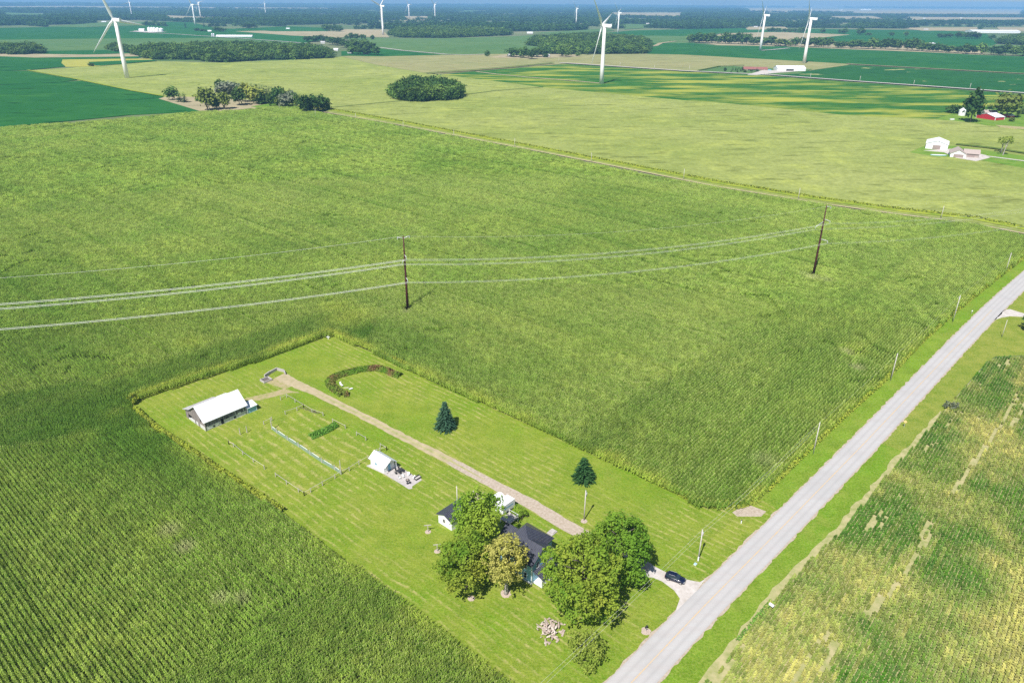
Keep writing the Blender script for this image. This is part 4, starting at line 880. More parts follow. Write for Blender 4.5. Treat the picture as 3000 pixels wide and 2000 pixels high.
# walls: main block and front gable wing
wl_ = MB()
wl_.prism([(0, 0), (7.2, 0), (7.2, 2.2), (9.7, 2.2), (9.7, 9.5), (0, 9.5)], 0, 5.7)
wl_.extr([(0, 5.7), (7.2, 5.7), (3.5, 8.15)], 'y', 0.0, 3.5)
wl_.build('wall', M['blue'], house)
MB().box(-.07, .07, -.07, .07, 0, 5.6).build('corner_board', M['white'], house)
MB().prism([(-.08, -.08), (7.28, -.08), (7.28, 2.1), (9.8, 2.1), (9.8, 9.6), (-.08, 9.6)], 0, .45).build('foundation', M['block'], house)
poly_roof('roof', [(-.45, -.45, 5.45), (3.5, -.45, 8.35), (7.6, -.45, 5.45), (7.6, 1.8, 5.5), (10.1, 1.8, 5.5), (10.1, 9.9, 5.5), (5.3, 6.4, 9.5), (3.4, 4.05, 8.35), (3.1, 7.8, 8.0), (-.45, 9.9, 5.45)],
          [(0, 1, 7), (0, 7, 8, 9), (7, 6, 8), (1, 2, 3, 7), (7, 3, 4), (7, 4, 6), (6, 4, 5), (6, 5, 8), (8, 5, 9)], M['black_metal_y'], house)
for (x, z) in ((2.0, 3.6), (5.0, 3.6)): window(house, x, 0, z, .8, 1.4, 'x', -1)
window(house, 3.5, 0, 6.3, .6, .8, 'x', -1)
for y in (1.8, 4.6, 7.6):
    window(house, 0, y, .95, .8, 1.5, 'y', -1); window(house, 0, y, 3.6, .8, 1.4, 'y', -1)
# rear one storey wing
MB().box(4.3, 8.6, 9.5, 13.2, 0, 3.1).extr([(4.3, 3.1), (8.6, 3.1), (6.9, 4.9)], 'y', 9.52, 13.18).build('rear_wing', M['blue'], house)
poly_roof('rear_roof', [(3.7, 9.3, 3.15), (7.2, 9.3, 5.25), (9.1, 9.3, 3.3), (3.7, 13.6, 3.15), (7.2, 13.6, 5.25), (9.1, 13.6, 3.3)], [(0, 1, 4, 3), (1, 2, 5, 4)], M['black_metal_y'], house)
# front porch
po = MB().box(.6, 7.2, -2.4, -.08, .12, .55).build('porch_floor', M['white'], house)
poly_roof('porch_roof', [(.4, -2.6, 2.75), (7.4, -2.6, 2.75), (7.4, -.02, 3.5), (.4, -.02, 3.5)], [(0, 1, 2, 3)], M['black_metal'], house, .14)
for x in (.75, 3.9, 7.0): MB().box(x - .12, x + .12, -2.35, -2.11, .55, 2.66).build('porch_post', M['white'], house)
rb = MB().box(.87, 3.78, -2.27, -2.19, 1.35, 1.43).box(4.02, 6.88, -2.27, -2.19, 1.35, 1.43)
for i in range(34):
    x = .97 + i * .175
    if abs(x - 3.9) > .14: rb.box(x - .02, x + .02, -2.25, -2.21, .55, 1.35)
rb.build('porch_rail', M['white'], house)
MB().box(3.0, 3.95, -.05, -.004, .56, 2.6).build('door', M['brown_door'], house)

# white garage with black roof
GO = frame(1285, 1530)
garage = empty('garage', GO, GA, 'white garage with a dark metal roof half hidden behind the big green tree', 'garage')
MB().box(0, 8.2, -4.6, 0, 0, 2.75).build('wall', M['white'], garage)
MB().extr([(-4.6, 2.75), (0, 2.75), (-2.3, 3.75)], 'x', 0.0, 8.2).build('gable', M['white'], garage)
poly_roof('roof', [(-.4, -5.0, 2.7), (-.4, -2.3, 3.9), (-.4, .45, 2.7), (8.6, -5.0, 2.7), (8.6, -2.3, 3.9), (8.6, .45, 2.7)], [(0, 1, 4, 3), (1, 2, 5, 4)], M['black_metal'], garage)
window(garage, 0, -2.0, 1.2, .6, .8, 'y', -1, M['wood'])
# white box trailer
def tr_at(px, py): return frame(px, py)
t0 = tr_at(1474, 1512)
trl = empty('box_trailer', t0, GA, 'white box trailer parked beside the driveway behind the house', 'trailer')
MB().box(0, 4.4, 0, 2.6, .5, 2.9).build('box', M['white'], trl)
MB().box(.5, 3.8, -.006, -.001, 1.6, 2.0).build('stripe', M['blue'], trl)
for x in (1.6, 2.5): 
    w = MB().tube([(x, -.08, .38), (x, .14, .38)], .38, 16).build('wheel', M['tyre'], trl)
MB().tube([(4.4, 1.3, .55), (5.6, 1.3, .5)], .06, 6).build('drawbar', M['steel'], trl)
t1 = empty('utility_shed', P(1458, 1482), GA, 'small white shed top showing beside the driveway, left of the white box trailer', 'shed')
MB().box(0, 2.4, 0, 2.0, 0, 1.9).build('wall', M['white'], t1)
poly_roof('roof', [(-.15, -.15, 1.9), (2.55, -.15, 1.9), (2.55, 1.0, 2.4), (-.15, 1.0, 2.4), (2.55, 2.15, 1.9), (-.15, 2.15, 1.9)], [(0, 1, 2, 3), (3, 2, 4, 5)], M['white'], t1, .08)
dk = empty('deck', P(1492, 1545), GA, 'raised wooden back deck with white sides between trailer and farmhouse', 'deck')
MB().box(0, 3.4, 0, 3.0, 1.0, 1.14).build('deck_floor', M['wood'], dk)
for x in (.1, 3.3):
    for y in (.1, 2.9): MB().box(x - .06, x + .06, y - .06, y + .06, 0, 2.1).build('post', M['white'], dk)
MB().box(.16, 3.24, .07, .13, 1.9, 1.98).box(.07, .13, .16, 2.84, 1.9, 1.98).box(3.27, 3.33, .16, 2.84, 1.9, 1.98).build('railing', M['white'], dk)
stp = MB().box(0, 2.1, 0, 1.6, 0, .3).box(.5, 1.6, .2, 1.5, .3, .5).build('doorstep', M['concrete']); stp.location = P(1617, 1571); stp.rotation_euler = (0, 0, GA)
tag(stp, 'pale concrete step slab on the far side of the farmhouse by the driveway', 'step')

# ---------------------------------------------------------------- old barn
BO = frame(604, 1263)
barn = empty('barn', BO, GA, 'old weathered board barn with a bright white metal roof on the lot', 'barn')
MB().box(0, 13, 0, .25, 0, 1.35).box(0, 13, .25, 8.0, 0, .4).build('stone_base', M['block'], barn)
MB().box(0.03, 12.97, .03, 7.9, 1.35, 3.5).build('front_boards', M['grey_boards_x'], barn)
gm = MB().extr([(0, 1.3), (7.9, 1.3), (7.9, 4.6), (4.2, 6.75), (0, 3.5)], 'x', 0.02, .2).extr([(0, 0), (7.9, 0), (7.9, 4.6), (4.2, 6.75), (0, 3.5)], 'x', 12.8, 12.98)
gm.extr([(7.9, 1.9), (11.9, 1.9), (11.9, 3.1), (7.9, 4.5)], 'x', 0.02, .16).box(.02, 9.0, 11.8, 11.95, 0, 3.1).box(8.9, 9.0, 7.9, 11.9, 0, 3.3).build('gable_boards', M['grey_boards'], barn)
MB().box(-.03, .2, 0, 3.2, 0, 1.3).box(-.03, .2, 4.4, 5.6, 0, 1.3).box(-.03, .2, 6.4, 9.2, 0, .9).box(-.03, .2, 9.2, 10.3, 0, .5).build('gable_block', M['block'], barn)
for a_, b_, z_ in ((3.2, 4.4, 1.3), (5.6, 6.4, 1.3), (10.3, 11.9, 1.9)): MB().box(-.02, .15, a_, b_, 0, z_).build('lower_boards', M['grey_boards'], barn)
MB().box(-.01, .01, 2.0, 2.7, 2.3, 3.2).build('hatch', M['dark'], barn)
MB().box(.3, .35, 7.9, 10.4, .6, 2.0).build('bay_opening', M['dark'], barn)
poly_roof('roof', [(-.55, -.5, 3.15), (-.55, 4.25, 6.95), (-.55, 8.0, 4.65), (13.7, -.5, 3.15), (13.7, 4.25, 6.95), (13.7, 8.0, 4.65)], [(0, 1, 4, 3), (1, 2, 5, 4)], M['white_metal'], barn)
poly_roof('lean_to_roof', [(-.6, 7.9, 4.55), (-.6, 12.3, 3.1), (9.3, 7.9, 4.55), (9.3, 12.3, 3.1)], [(0, 1, 3, 2)], M['old_metal'], barn)
poly_roof('lean_to_roof', [(9.4, 7.9, 4.6), (9.4, 10.8, 3.6), (12.6, 7.9, 4.6), (12.6, 10.8, 3.6)], [(0, 1, 3, 2)], M['white_metal'], barn)
MB().box(9.5, 12.5, 7.9, 10.5, 0, 3.5).build('lean_to_wall', M['grey_boards_x'], barn)
for x0, x1, z0, z1, mt, nm_ in ((1.0, 2.1, .35, 1.15, 'white', 'shutter'), (3.1, 4.1, .55, 1.35, 'white', 'shutter'), (2.4, 2.8, .35, .9, 'dark', 'opening'), (4.9, 5.7, .2, 1.95, 'dark', 'door'), (6.6, 7.4, 1.35, 1.75, 'dark', 'opening'), (9.0, 9.6, .3, 1.05, 'dark', 'opening'), (10.4, 11.3, .9, 1.7, 'white', 'shutter')):
    MB().box(x0, x1, -.06, -.004, z0, z1).build(nm_, M[mt], barn)
for x in (9.5, 12.2): MB().box(x, x + .12, -.05, -.01, 1.5, 2.7).build('pale_board', M['white'], barn)
for y in (0, ): MB().box(-.12, .0, -.12, .0, 0, 3.4).build('corner_post', M['wood'], barn)
coop = empty('chicken_coop', BO + U * 13.25 + V * -.2, GA, 'small pale blue coop with white roof against the end of the old barn', 'coop')
MB().box(.25, 3.3, .1, 2.9, 0, 1.9).build('wall', M['blue'], coop)
for x_ in (.2, 3.25): MB().box(x_, x_ + .1, 0, .1, 0, 1.9).build('corner_board', M['white'], coop)
poly_roof('roof', [(.1, -.2, 1.95), (3.6, -.2, 1.95), (3.6, 3.1, 2.5), (.1, 3.1, 2.5)], [(0, 1, 2, 3)], M['white_metal'], coop, .1)
MB().box(-.2, .24, .4, 2.4, 0, 2.2).build('annex', M['old_metal'], coop)
wt = empty('white_tank', BO + U * 14.6 + V * 5.2, GA, 'small white tank standing at the back corner of the old barn', 'tank')
MB().tube([(0, 0, 0), (0, 0, 1.0), (0, 0, 1.2)], [.45, .45, .2], 14).build('body', M['white'], wt)
MB().tube([(0, 0, 1.2), (0, 0, 1.28)], [.18, .18], 10).build('cap', M['insul'], wt)

# ---------------------------------------------------------------- white garden shed and patio
SO = frame(1126, 1386)
patio = slab('patio', [(1073, 1364), (1126, 1388), (1168, 1413), (1198, 1432), (1208, 1430), (1207, 1424), (1236, 1405), (1226, 1392), (1212, 1392), (1164, 1362), (1120, 1345)], .1, M['concrete'])
sh = empty('garden_shed', SO + V * -.0, GA, 'small white gabled shed on the stone patio', 'shed')
MB().box(0, 3.6, 0, 5.7, .1, 2.5).build('wall', M['white'], sh)
MB().extr([(0, 2.5), (3.6, 2.5), (1.8, 3.75)], 'y', 0.0, 5.7).build('gable', M['white'], sh)
poly_roof('roof', [(-.35, -1.0, 2.3), (1.8, -1.0, 3.9), (3.95, -1.0, 2.3), (-.35, 6.1, 2.3), (1.8, 6.1, 3.9), (3.95, 6.1, 2.3)], [(0, 1, 4, 3), (1, 2, 5, 4)], M['white_metal'], sh, .1)
for x in (.06, 3.54): MB().box(x - .06, x + .06, -.9, -.78, .1, 2.45).build('porch_post', M['white'], sh)
window(sh, 0, 3.4, 1.3, .5, .35, 'y', -1, M['blue'])
MB().box(1.35, 2.25, -.05, -.003, .12, 2.1).build('door', M['blue'], sh)
def table(px, py, lab):
    e = empty('patio_table', P(px, py, .1), GA, lab, 'table')
    MB().box(-.95, .95, -.55, .55, .70, .76).build('table_top', M['charcoal'], e)
    for x in (-.8, .8):
        for y in (-.4, .4): MB().box(x - .03, x + .03, y - .03, y + .03, 0, .7).build('leg', M['charcoal'], e)
    return e
table(1172, 1382, 'dark rectangular patio table by the white shed')
def chair(mat, reclin=.25):
    e = empty('patio_chair', (0, 0, 0), 0, 'x', 'chair')
    MB().cbox((0, 0, .42), (.5, .5, .05)).build('seat', mat, e)
    b_ = MB(); b_.cbox((-.27, 0, .74), (.05, .5, .62), 0, -reclin); b_.build('backrest', mat, e)
    for x in (-.2, .2):
        for y in (-.2, .2): MB().box(x - .025, x + .025, y - .025, y + .025, 0, .4).build('leg', mat, e)
    return e
dch = chair(M['charcoal']); dch['group'] = 'dark chairs around the patio table'; dch['label'] = 'dark chair tucked at the near left of the patio table'
spots = [(-.55, -.85, 90, 'dark chair at the near left side of the patio table'), (.55, -.85, 90, 'dark chair at the near right side of the patio table'), (-.55, .85, -90, 'dark chair at the far left side of the patio table'), (.55, .85, -90, 'dark chair at the far right side of the patio table'), (-1.35, 0, 0, 'dark chair at the left head of the patio table')]
tb = P(1172, 1382, .1)
for i, (x, y, r_, lab) in enumerate(spots):
    loc = tb + U * x + V * y
    if i == 0: dch.location = loc; dch.rotation_euler = (0, 0, GA + math.radians(r_)); dch['label'] = lab
    else: copy_tree(dch, loc, GA + math.radians(r_), label=lab)
ach = chair(M['white'], .45); ach['group'] = 'white lawn chairs around the fire pit'
for i, (px, py, r_, lab) in enumerate([(1182, 1398, -40, 'white lawn chair on the shed side of the fire pit'), (1197, 1393, -95, 'white lawn chair just above the fire pit, larger looking'), (1212, 1402, -150, 'white lawn chair right of the fire pit'), (1171, 1402, 10, 'white lawn chair left of the fire pit at the patio edge')]):
    if i == 0: ach.location = P(px, py, .1); ach.rotation_euler = (0, 0, math.radians(r_)); ach['label'] = lab
    else: copy_tree(ach, P(px, py, .1), math.radians(r_), label=lab)
fp = empty('fire_pit', P(1194, 1408, .1), 0, 'round dark fire pit in the middle of the patio seating', 'fire pit')
MB().tube([(0, 0, 0), (0, 0, .35)], [.42, .5], 16).build('bowl', M['charcoal'], fp); MB().tube([(0, 0, .35), (0, 0, .4)], [.3, .25], 12).build('ash', M['rock'], fp)
pot = MB().tube([(0, 0, 0), (0, 0, .3), (0, 0, .45)], [.2, .3, .26], 12).build('plant_pot', M['charcoal']); pot.location = P(1194, 1417, .1); tag(pot, 'left dark pot near the patio corner', 'pot', 'dark pots on the patio')
p2 = pot.copy(); COL.objects.link(p2); p2.location = P(1201, 1415, .1); p2['label'] = 'right dark pot near the patio corner'
bn = empty('patio_sofa', P(1224, 1402, .1), math.radians(48), 'dark outdoor sofa with pale cushions on the far end of the patio', 'sofa')
MB().box(-.9, .9, -.4, .4, .1, .42).build('base', M['charcoal'], bn); MB().box(-.9, .9, .3, .45, .42, .85).build('backrest', M['charcoal'], bn); MB().box(-.8, .8, -.35, .28, .425, .55).build('cushion', M['concrete'], bn)

# ---------------------------------------------------------------- car
car = empty('car', P(1978, 1698, .06), math.radians(-27), 'dark navy crossover car parked on the driveway apron', 'car')
def car_body():
    st = [(-2.25, .55, .82, .80), (-2.15, .35, 1.02, .88), (-1.6, .30, 1.08, .92), (-.5, .28, 1.04, .93), (.6, .28, 1.0, .93), (1.3, .30, .96, .91), (1.9, .32, .86, .86), (2.2, .42, .68, .72)]
    secs = []
    for x, z0, z1, w in st: secs.append((x, [(-w * .94, z0), (-w, z0 + .2), (-w, z1 - .18), (-w * .88, z1), (0, z1 + .03), (w * .88, z1), (w, z1 - .18), (w, z0 + .2), (w * .94, z0), (0, z0 - .02)]))
    mb = loft(secs); mb.v = [(z, x, y) for x, y, z in mb.v]; return mb
car_body().build('body', M['carpaint'], car, True)
gh = loft([(-2.0, [(-.72, 1.0), (-.66, 1.12), (.66, 1.12), (.72, 1.0)]), (-1.55, [(-.84, 1.03), (-.66, 1.48), (.66, 1.48), (.84, 1.03)]), (.1, [(-.86, 1.0), (-.66, 1.56), (.66, 1.56), (.86, 1.0)]), (.95, [(-.84, .97), (-.72, 1.05), (.72, 1.05), (.84, .97)])])
gh.v = [(z, x, y) for x, y, z in gh.v]; gh.build('windows', M['glass'], car)
rf = loft([(-1.7, [(-.64, 1.44), (-.60, 1.50), (.60, 1.50), (.64, 1.44)]), (-1.2, [(-.67, 1.49), (-.62, 1.56), (.62, 1.56), (.67, 1.49)]), (.0, [(-.67, 1.54), (-.62, 1.60), (.62, 1.60), (.67, 1.54)]), (.22, [(-.66, 1.48), (-.6, 1.54), (.6, 1.54), (.66, 1.48)])])
rf.v = [(z, x, y) for x, y, z in rf.v]; rf.build('roof', M['carpaint'], car)
for y in (-.62, .62): MB().tube([(-1.4, y, 1.61), (.0, y, 1.66)], .025, 6).build('roof_rail', M['steel'], car)
for x in (-1.38, 1.38):
    for s_ in (-1, 1):
        w = MB().tube([(x, s_ * .70, .34), (x, s_ * .94, .34)], .35, 20).build('wheel', M['tyre'], car); MB().tube([(x, s_ * .93, .34), (x, s_ * .955, .34)], .23, 14).build('rim', M['rim'], w)
for s_ in (-1, 1):
    MB().cbox((2.08, s_ * .62, .68), (.18, .32, .12)).build('headlight', M['lamp_clear'], car); MB().cbox((-2.17, s_ * .68, .88), (.12, .3, .14)).build('tail_light', M['lamp_red'], car)
    MB().cbox((.75, s_ * 1.0, 1.02), (.14, .18, .12)).build('mirror', M['carpaint'], car)
for s_ in (-1, 1): MB().box(-.2, .1, s_ * .935 - .01, s_ * .935 + .01, .82, .86).build('door_handle', M['steel'], car)

# ---------------------------------------------------------------- fences
def fence(name, posts, label, ph=1.35, rail_levels=(1.15,), rails=None, mat='wood', pr=.09, group=None, hs=None):
    base = P(*posts[0]); e = empty(name, base, 0, label, 'fence', group)
    w = [P(*p_) - base for p_ in posts]
    for i, q in enumerate(w):
        h = hs.get(i, ph) if hs else ph
        MB().box(q.x - pr, q.x + pr, q.y - pr, q.y + pr, 0, h).build('post', M[mat], e)
    for i in range(len(w) - 1):
        if rails and i not in rails: continue
        for z in rail_levels:
            a, b_ = w[i], w[i + 1]; MB().tube([(a.x, a.y, z), (b_.x, b_.y, z - (0 if i % 2 else .08))], .055, 6).build('rail', M[mat if i % 3 else 'palewood'], e)
    return e
fence('wooden_fence', [(671, 1302), (685, 1309), (712, 1332), (743, 1353.5), (775, 1374.5), (808, 1396), (840, 1418.5), (875, 1441.5), (891.5, 1452)], 'grey post and rail fence along the barn side of the garden plot', rails=(0, 1, 2, 3, 5, 6, 7), group='wooden fences round the garden plot')
fence('wooden_fence', [(891.5, 1452), (910.7, 1441.5), (945, 1422), (981.5, 1401), (999.5, 1390), (1023.5, 1379), (1052, 1361), (1079, 1346)], 'grey post and rail fence running from the plot corner to the white shed', hs={4: 4.6}, group='wooden fences round the garden plot')
fence('wooden_fence', [(671, 1302), (704, 1273), (724, 1267), (773.6, 1244), (797, 1232), (836, 1214), (870.5, 1203), (889.6, 1193)], 'post and rail fence between the barn and the garden plot with two tall gate posts', rails=(3, 5, 6), hs={1: 2.2, 2: 2.2}, group='wooden fences round the garden plot')
fence('wooden_fence', [(822.7, 1171.7), (840.6, 1164), (865, 1179), (889.6, 1193), (914.5, 1208), (947, 1218), (975, 1237), (1012, 1255), (1045, 1275), (1072, 1290), (1114.6, 1309.5), (1132.6, 1319)], 'post and rail fence beside the dirt track with several rails missing', rails=(0, 1, 2, 3, 4, 6, 8, 10), group='wooden fences round the garden plot')
fence('wooden_fence', [(1132.6, 1319), (1113.5, 1323), (1104, 1327)], 'short grey fence stub right behind the white shed', group='wooden fences round the garden plot')
# net fence
nb = P(797, 1258); nf = empty('net_fence', nb, 0, 'teal mesh fence with grey posts crossing the garden plot', 'fence')
npx = [(797, 1258), (811.5, 1269), (843, 1290), (875, 1309.5), (909, 1332.5), (943, 1355), (981, 1376.5), (999.5, 1390)]
nw = [P(*q) - nb for q in npx]; net = MB()
for i, q in enumerate(nw): MB().box(q.x - .1, q.x + .1, q.y - .1, q.y + .1, 0, 4.0 if i == 0 else 1.7).build('post', M['wood'], nf)
for a, b_ in zip(nw[:-1], nw[1:]):
    net.add([(a.x, a.y, .05), (b_.x, b_.y, .05), (b_.x, b_.y, 1.3), (a.x, a.y, 1.35)], [(0, 1, 2, 3)])
    m_ = (a + b_) / 2; d_ = (b_ - a) * .3; MB().tube([(m_.x - d_.x, m_.y - d_.y, 1.3), (m_.x + d_.x, m_.y + d_.y, 1.25)], .07, 6).build('rail', M['white'], nf)
net.build('mesh', M['net'], nf, fix=False)
bp_ = empty('brush_pile', P(905, 1203), math.radians(-28), 'low line of brown brush against the track side fence', 'brush')
r = random.Random(8); bm_ = MB()
for i in range(60):
    x, y = r.uniform(-4, 4), r.uniform(-.4, .4); a = r.uniform(0, 3.1); bm_.tube([(x, y, r.uniform(0, .3)), (x + math.cos(a) * .7, y + math.sin(a) * .4, r.uniform(.1, .6))], .035, 4)
bm_.build('sticks', M['bark'], bp_)

# ---------------------------------------------------------------- ruin, rock piles, beds
ru = empty('concrete_ruin', P(786, 1120), GA, 'low concrete foundation ruin at the head of the dirt track', 'ruin')
def rl(px, py): w = P(px, py) - P(786, 1120); return w.dot(U), w.dot(V)
wallpts = [rl(776, 1106), rl(790, 1096), rl(812, 1084), (rl(833, 1090)), rl(836, 1098)]
for i in range(len(wallpts) - 1):
    a, b_ = wallpts[i], wallpts[i + 1]; d_ = Vector((b_[0] - a[0], b_[1] - a[1], 0)); n_ = Vector((-d_.y, d_.x, 0)).normalized() * .18
    MB().prism([(a[0] - n_.x, a[1] - n_.y), (b_[0] - n_.x, b_[1] - n_.y), (b_[0] + n_.x, b_[1] + n_.y), (a[0] + n_.x, a[1] + n_.y)], 0, 1.15 - .1 * i).build('wall', M['concrete'], ru)
bx0 = rl(780, 1120); x0, y0 = bx0
MB().box(x0 - .9, x0 + 2.2, y0 - .3, y0 - .1, 0, .7).box(x0 - .9, x0 + 2.2, y0 + 2.2, y0 + 2.4, 0, .7).box(x0 - .9, x0 - .7, y0 - .1, y0 + 2.2, 0, .7).box(x0 + 2.0, x0 + 2.2, y0 - .1, y0 + 2.2, 0, .7).build('pit_wall', M['concrete'], ru)
MB().box(x0 - .7, x0 + 2.0, y0 - .1, y0 + 2.2, 0, .12).build('pit_floor', M['bark'], ru)
def rockpile(px, py, n, sx, sy, sz, seed, label, rz=0, long=1.5, smin=.35, smax=.8):
    e = empty('rock_pile', P(px, py), rz, label, 'rock pile'); r = random.Random(seed)
    for i in range(n):
        u_, v_ = r.gauss(0, .42), r.gauss(0, .42); u_ = max(-1, min(1, u_)); v_ = max(-1, min(1, v_)); q = max(0, 1 - (u_ * u_ + v_ * v_) * .8); s_ = r.uniform(smin, smax)
        mb = MB(); k = 7; rr = [(-.5, .3), (-.25, .5), (.2, .5), (.5, .28)]
        L = s_ * r.uniform(1, long); W = s_ * r.uniform(.5, .8); T = s_ * r.uniform(.35, .6)
        secs = [(t * L, [(math.cos(2 * math.pi * j / k) * W * w_ * 2 * r.uniform(.75, 1.1) / 2, math.sin(2 * math.pi * j / k) * T * w_ * 2 * r.uniform(.75, 1.1) / 2) for j in range(k)]) for t, w_ in rr]
        mb = loft(secs); mb.v = [(z, x, y) for x, y, z in mb.v]
        a = r.uniform(0, 3.14); ti = r.uniform(-.5, .5); ca, sa, ct, st = math.cos(a), math.sin(a), math.cos(ti), math.sin(ti); z0 = r.uniform(.1, 1) * q * sz + T * .3
        mb.v = [((x * ct + z * st) * ca - y * sa + u_ * sx, (x * ct + z * st) * sa + y * ca + v_ * sy, -x * st + z * ct + z0) for x, y, z in mb.v]
        mb.build('rock', M['rock' if r.random() < .6 else 'rock2'], e)
    return e
rockpile(1606, 1845, 85, 2.9, 3.3, 1.2, 4, 'loose pile of pinkish flat stones on the front lawn', 0, 2.2)
rockpile(1385, 1462, 70, 3.2, 1.8, 2.0, 5, 'tall heap of brown rubble and logs behind the garage', math.radians(35), 2.4, .4, .8)
def bush_strip(name, px_path, w, h, mat, seed, label, cat, n, leaf=.35, group=None):
    r = random.Random(seed); pts = [P(x, y) for x, y in px_path]; base = pts[0].copy(); e_pts = []; nr_ = []
    seg = [(pts[i + 1] - pts[i]).length for i in range(len(pts) - 1)]; T = sum(seg)
    mb = MB()
    for _ in range(n):
        d = r.uniform(0, T); i = 0
        while i < len(seg) - 1 and d > seg[i]: d -= seg[i]; i += 1
        p_ = pts[i].lerp(pts[i + 1], min(1, d / seg[i])) - base; dd = (pts[i + 1] - pts[i]).normalized(); nn = Vector((-dd.y, dd.x, 0)); v_ = r.uniform(-1, 1); hh = h * (1 - v_ * v_ * .75) * r.uniform(.55, 1.1)
        q = p_ + nn * v_ * w / 2; e_pts.append((q.x, q.y, hh)); nr_.append((nn.x * v_ * .8, nn.y * v_ * .8, .8))
    vs, fs = leafquads(r, e_pts, nr_, leaf); e = empty(name, base, 0, label, cat, group)
    o = bpy.data.objects.new('leaves', mesh_np('leaves', vs, fs, [mat])); COL.objects.link(o); o.parent = e
    sm = MB()
    for _ in range(40):
        k = r.randrange(len(e_pts)); x, y, z = e_pts[k]; sm.tube([(x, y, 0), (x, y, z * .9)], .03, 4)
    sm.build('stems', M['bark'], e); return e
bush_strip('flower_bed', [(1172, 1103), (1155, 1098), (1135, 1088), (1105, 1080), (1060, 1084), (1020, 1094), (985, 1104), (965, 1116), (970, 1132), (985, 1143), (1005, 1158), (1020, 1156)], 3.3, 1.4, M['leaf_bed'], 3, 'curved horseshoe flower bed with green and maroon shrubs', 'flower bed', 5200, .45)
bush_strip('shrub_bed', [(908, 1284), (930, 1275), (960, 1262), (984, 1248)], 2.4, 1.5, M['leaf_hedge'], 5, 'oval silver green shrub bed inside the fenced plot', 'shrubs', 1300, .4)
bush_strip('climbing_shrub', [(1508, 1500), (1528, 1506), (1536, 1520)], 2.6, 2.3, M['leaf_deep'], 6, 'dark olive shrub beside the driveway next to the trailer', 'shrub', 700, .35)
def bench(px, py, rz, lab):
    e = empty('garden_chair', P(px, py), math.radians(rz), lab, 'chair', 'white lounge chairs in the bed')
    MB().cbox((0, 0, .4), (1.3, .6, .06)).build('seat', M['white'], e); MB().cbox((-.8, 0, .75), (.06, .6, .85), 0, -.5).build('backrest', M['white'], e)
    for x in (-.5, .5):
        for y in (-.25, .25): MB().box(x - .03, x + .03, y - .03, y + .03, 0, .38).build('leg', M['white'], e)
bench(1001, 1130, -50, 'white lounge chair beside the left arm of the flower bed'); bench(1028, 1141, 40, 'white lounge chair on the grass right of the other one in the flower bed')
fl = MB().tube([(-.8, 0, .15), (.8, .2, .15)], .14, 8).build('log', M['palewood']); fl.location = P(1014, 1137); tag(fl, 'short pale log lying between the two white lounge chairs', 'log')
# garden ornament at the corner of the lot
co = empty('lawn_ornament', P(962, 993), 0, 'small white cross shaped ornament at the far corner of the lot', 'ornament')
MB().box(-.12, .12, -.12, .12, 0, 1.3).build('upright', M['white'], co); MB().box(-.6, .6, -.09, .09, .75, .95).build('arm', M['white'], co)
# clothesline posts
for i, (px, py, lab) in enumerate([(1254, 1557, 'T shaped clothesline post nearer the garage'), (1281, 1614, 'T shaped clothesline post nearer the big left tree')]):
    e = empty('clothesline_post', P(px, py), math.radians(8), lab, 'clothesline post', 'clothesline posts on the lawn')
    MB().box(-.09, .09, -.09, .09, 0, 1.9).build('post', M['wood'], e); MB().box(-.85, .85, -.08, .08, 1.9, 2.05).build('crossbar', M['wood'], e)
    m_ = MB().tube([(0, 0, 0), (0, 0, .05)], [.75, .7], 14).build('mulch_ring', M['mulch']); m_.location = P(px, py, .03); tag(m_, kind='structure')
for nm_, px, py, rad in (('mulch_ring', 1481, 1737, 1.25), ('mulch_ring', 1380, 1752, .8), ('mulch_ring', 1892, 1848, 1.0), ('mulch_ring', 1711, 1526, .8)):
    rj = random.Random(px); k = 18
    m_ = MB().prism([(math.cos(2 * math.pi * j / k) * rad * rj.uniform(.8, 1.15), math.sin(2 * math.pi * j / k) * rad * rj.uniform(.8, 1.15)) for j in range(k)], 0, .05).build(nm_, M['mulch']); m_.location = P(px, py, .03); tag(m_, kind='structure')
# mailbox by the road, posts and signs
mbx = empty('mailbox', P(1892, 1848), math.radians(-40), 'grey mailbox on a post with a mulch ring by the road', 'mailbox')
MB().box(-.06, .06, -.06, .06, 0, 1.1).build('post', M['wood'], mbx); MB().extr([(-.16, 1.1), (.16, 1.1), (.16, 1.3), (.08, 1.42), (-.08, 1.42), (-.16, 1.3)], 'y', -.35, .35).build('box', M['charcoal'], mbx); MB().box(-.35, .35, -.05, .05, .85, .95).build('brace', M['wood'], mbx)
mb2 = empty('mailbox', P(2258, 1784), math.radians(40), 'white and black mailbox at the far edge of the right verge', 'mailbox')
MB().box(-.06, .06, -.06, .06, 0, 1.1).build('post', M['charcoal'], mb2); MB().extr([(-.3, 1.1), (.3, 1.1), (.3, 1.35), (.12, 1.55), (-.12, 1.55), (-.3, 1.35)], 'y', -.5, .5).build('box', M['white'], mb2)
mb3 = empty('mailbox', P(2846, 919), math.radians(-40), 'small pale mailbox by the road opposite the farm lane', 'mailbox')
MB().box(-.06, .06, -.06, .06, 0, 1.1).build('post', M['wood'], mb3); MB().extr([(-.2, 1.1), (.2, 1.1), (.2, 1.3), (.1, 1.45), (-.1, 1.45), (-.2, 1.3)], 'y', -.35, .35).build('box', M['white'], mb3)
mk = empty('marker_post', P(2171, 1532), 0, 'short white marker post beside the bare gravel patch', 'post')
MB().box(-.1, .1, -.1, .1, 0, .9).build('post', M['white'], mk); MB().box(-.12, .12, -.12, .12, .9, 1.0).build('cap', M['charcoal'], mk)
ub = empty('utility_box', P(2037, 1653), GA, 'small pale blue ground box near the roadside pole', 'utility box')
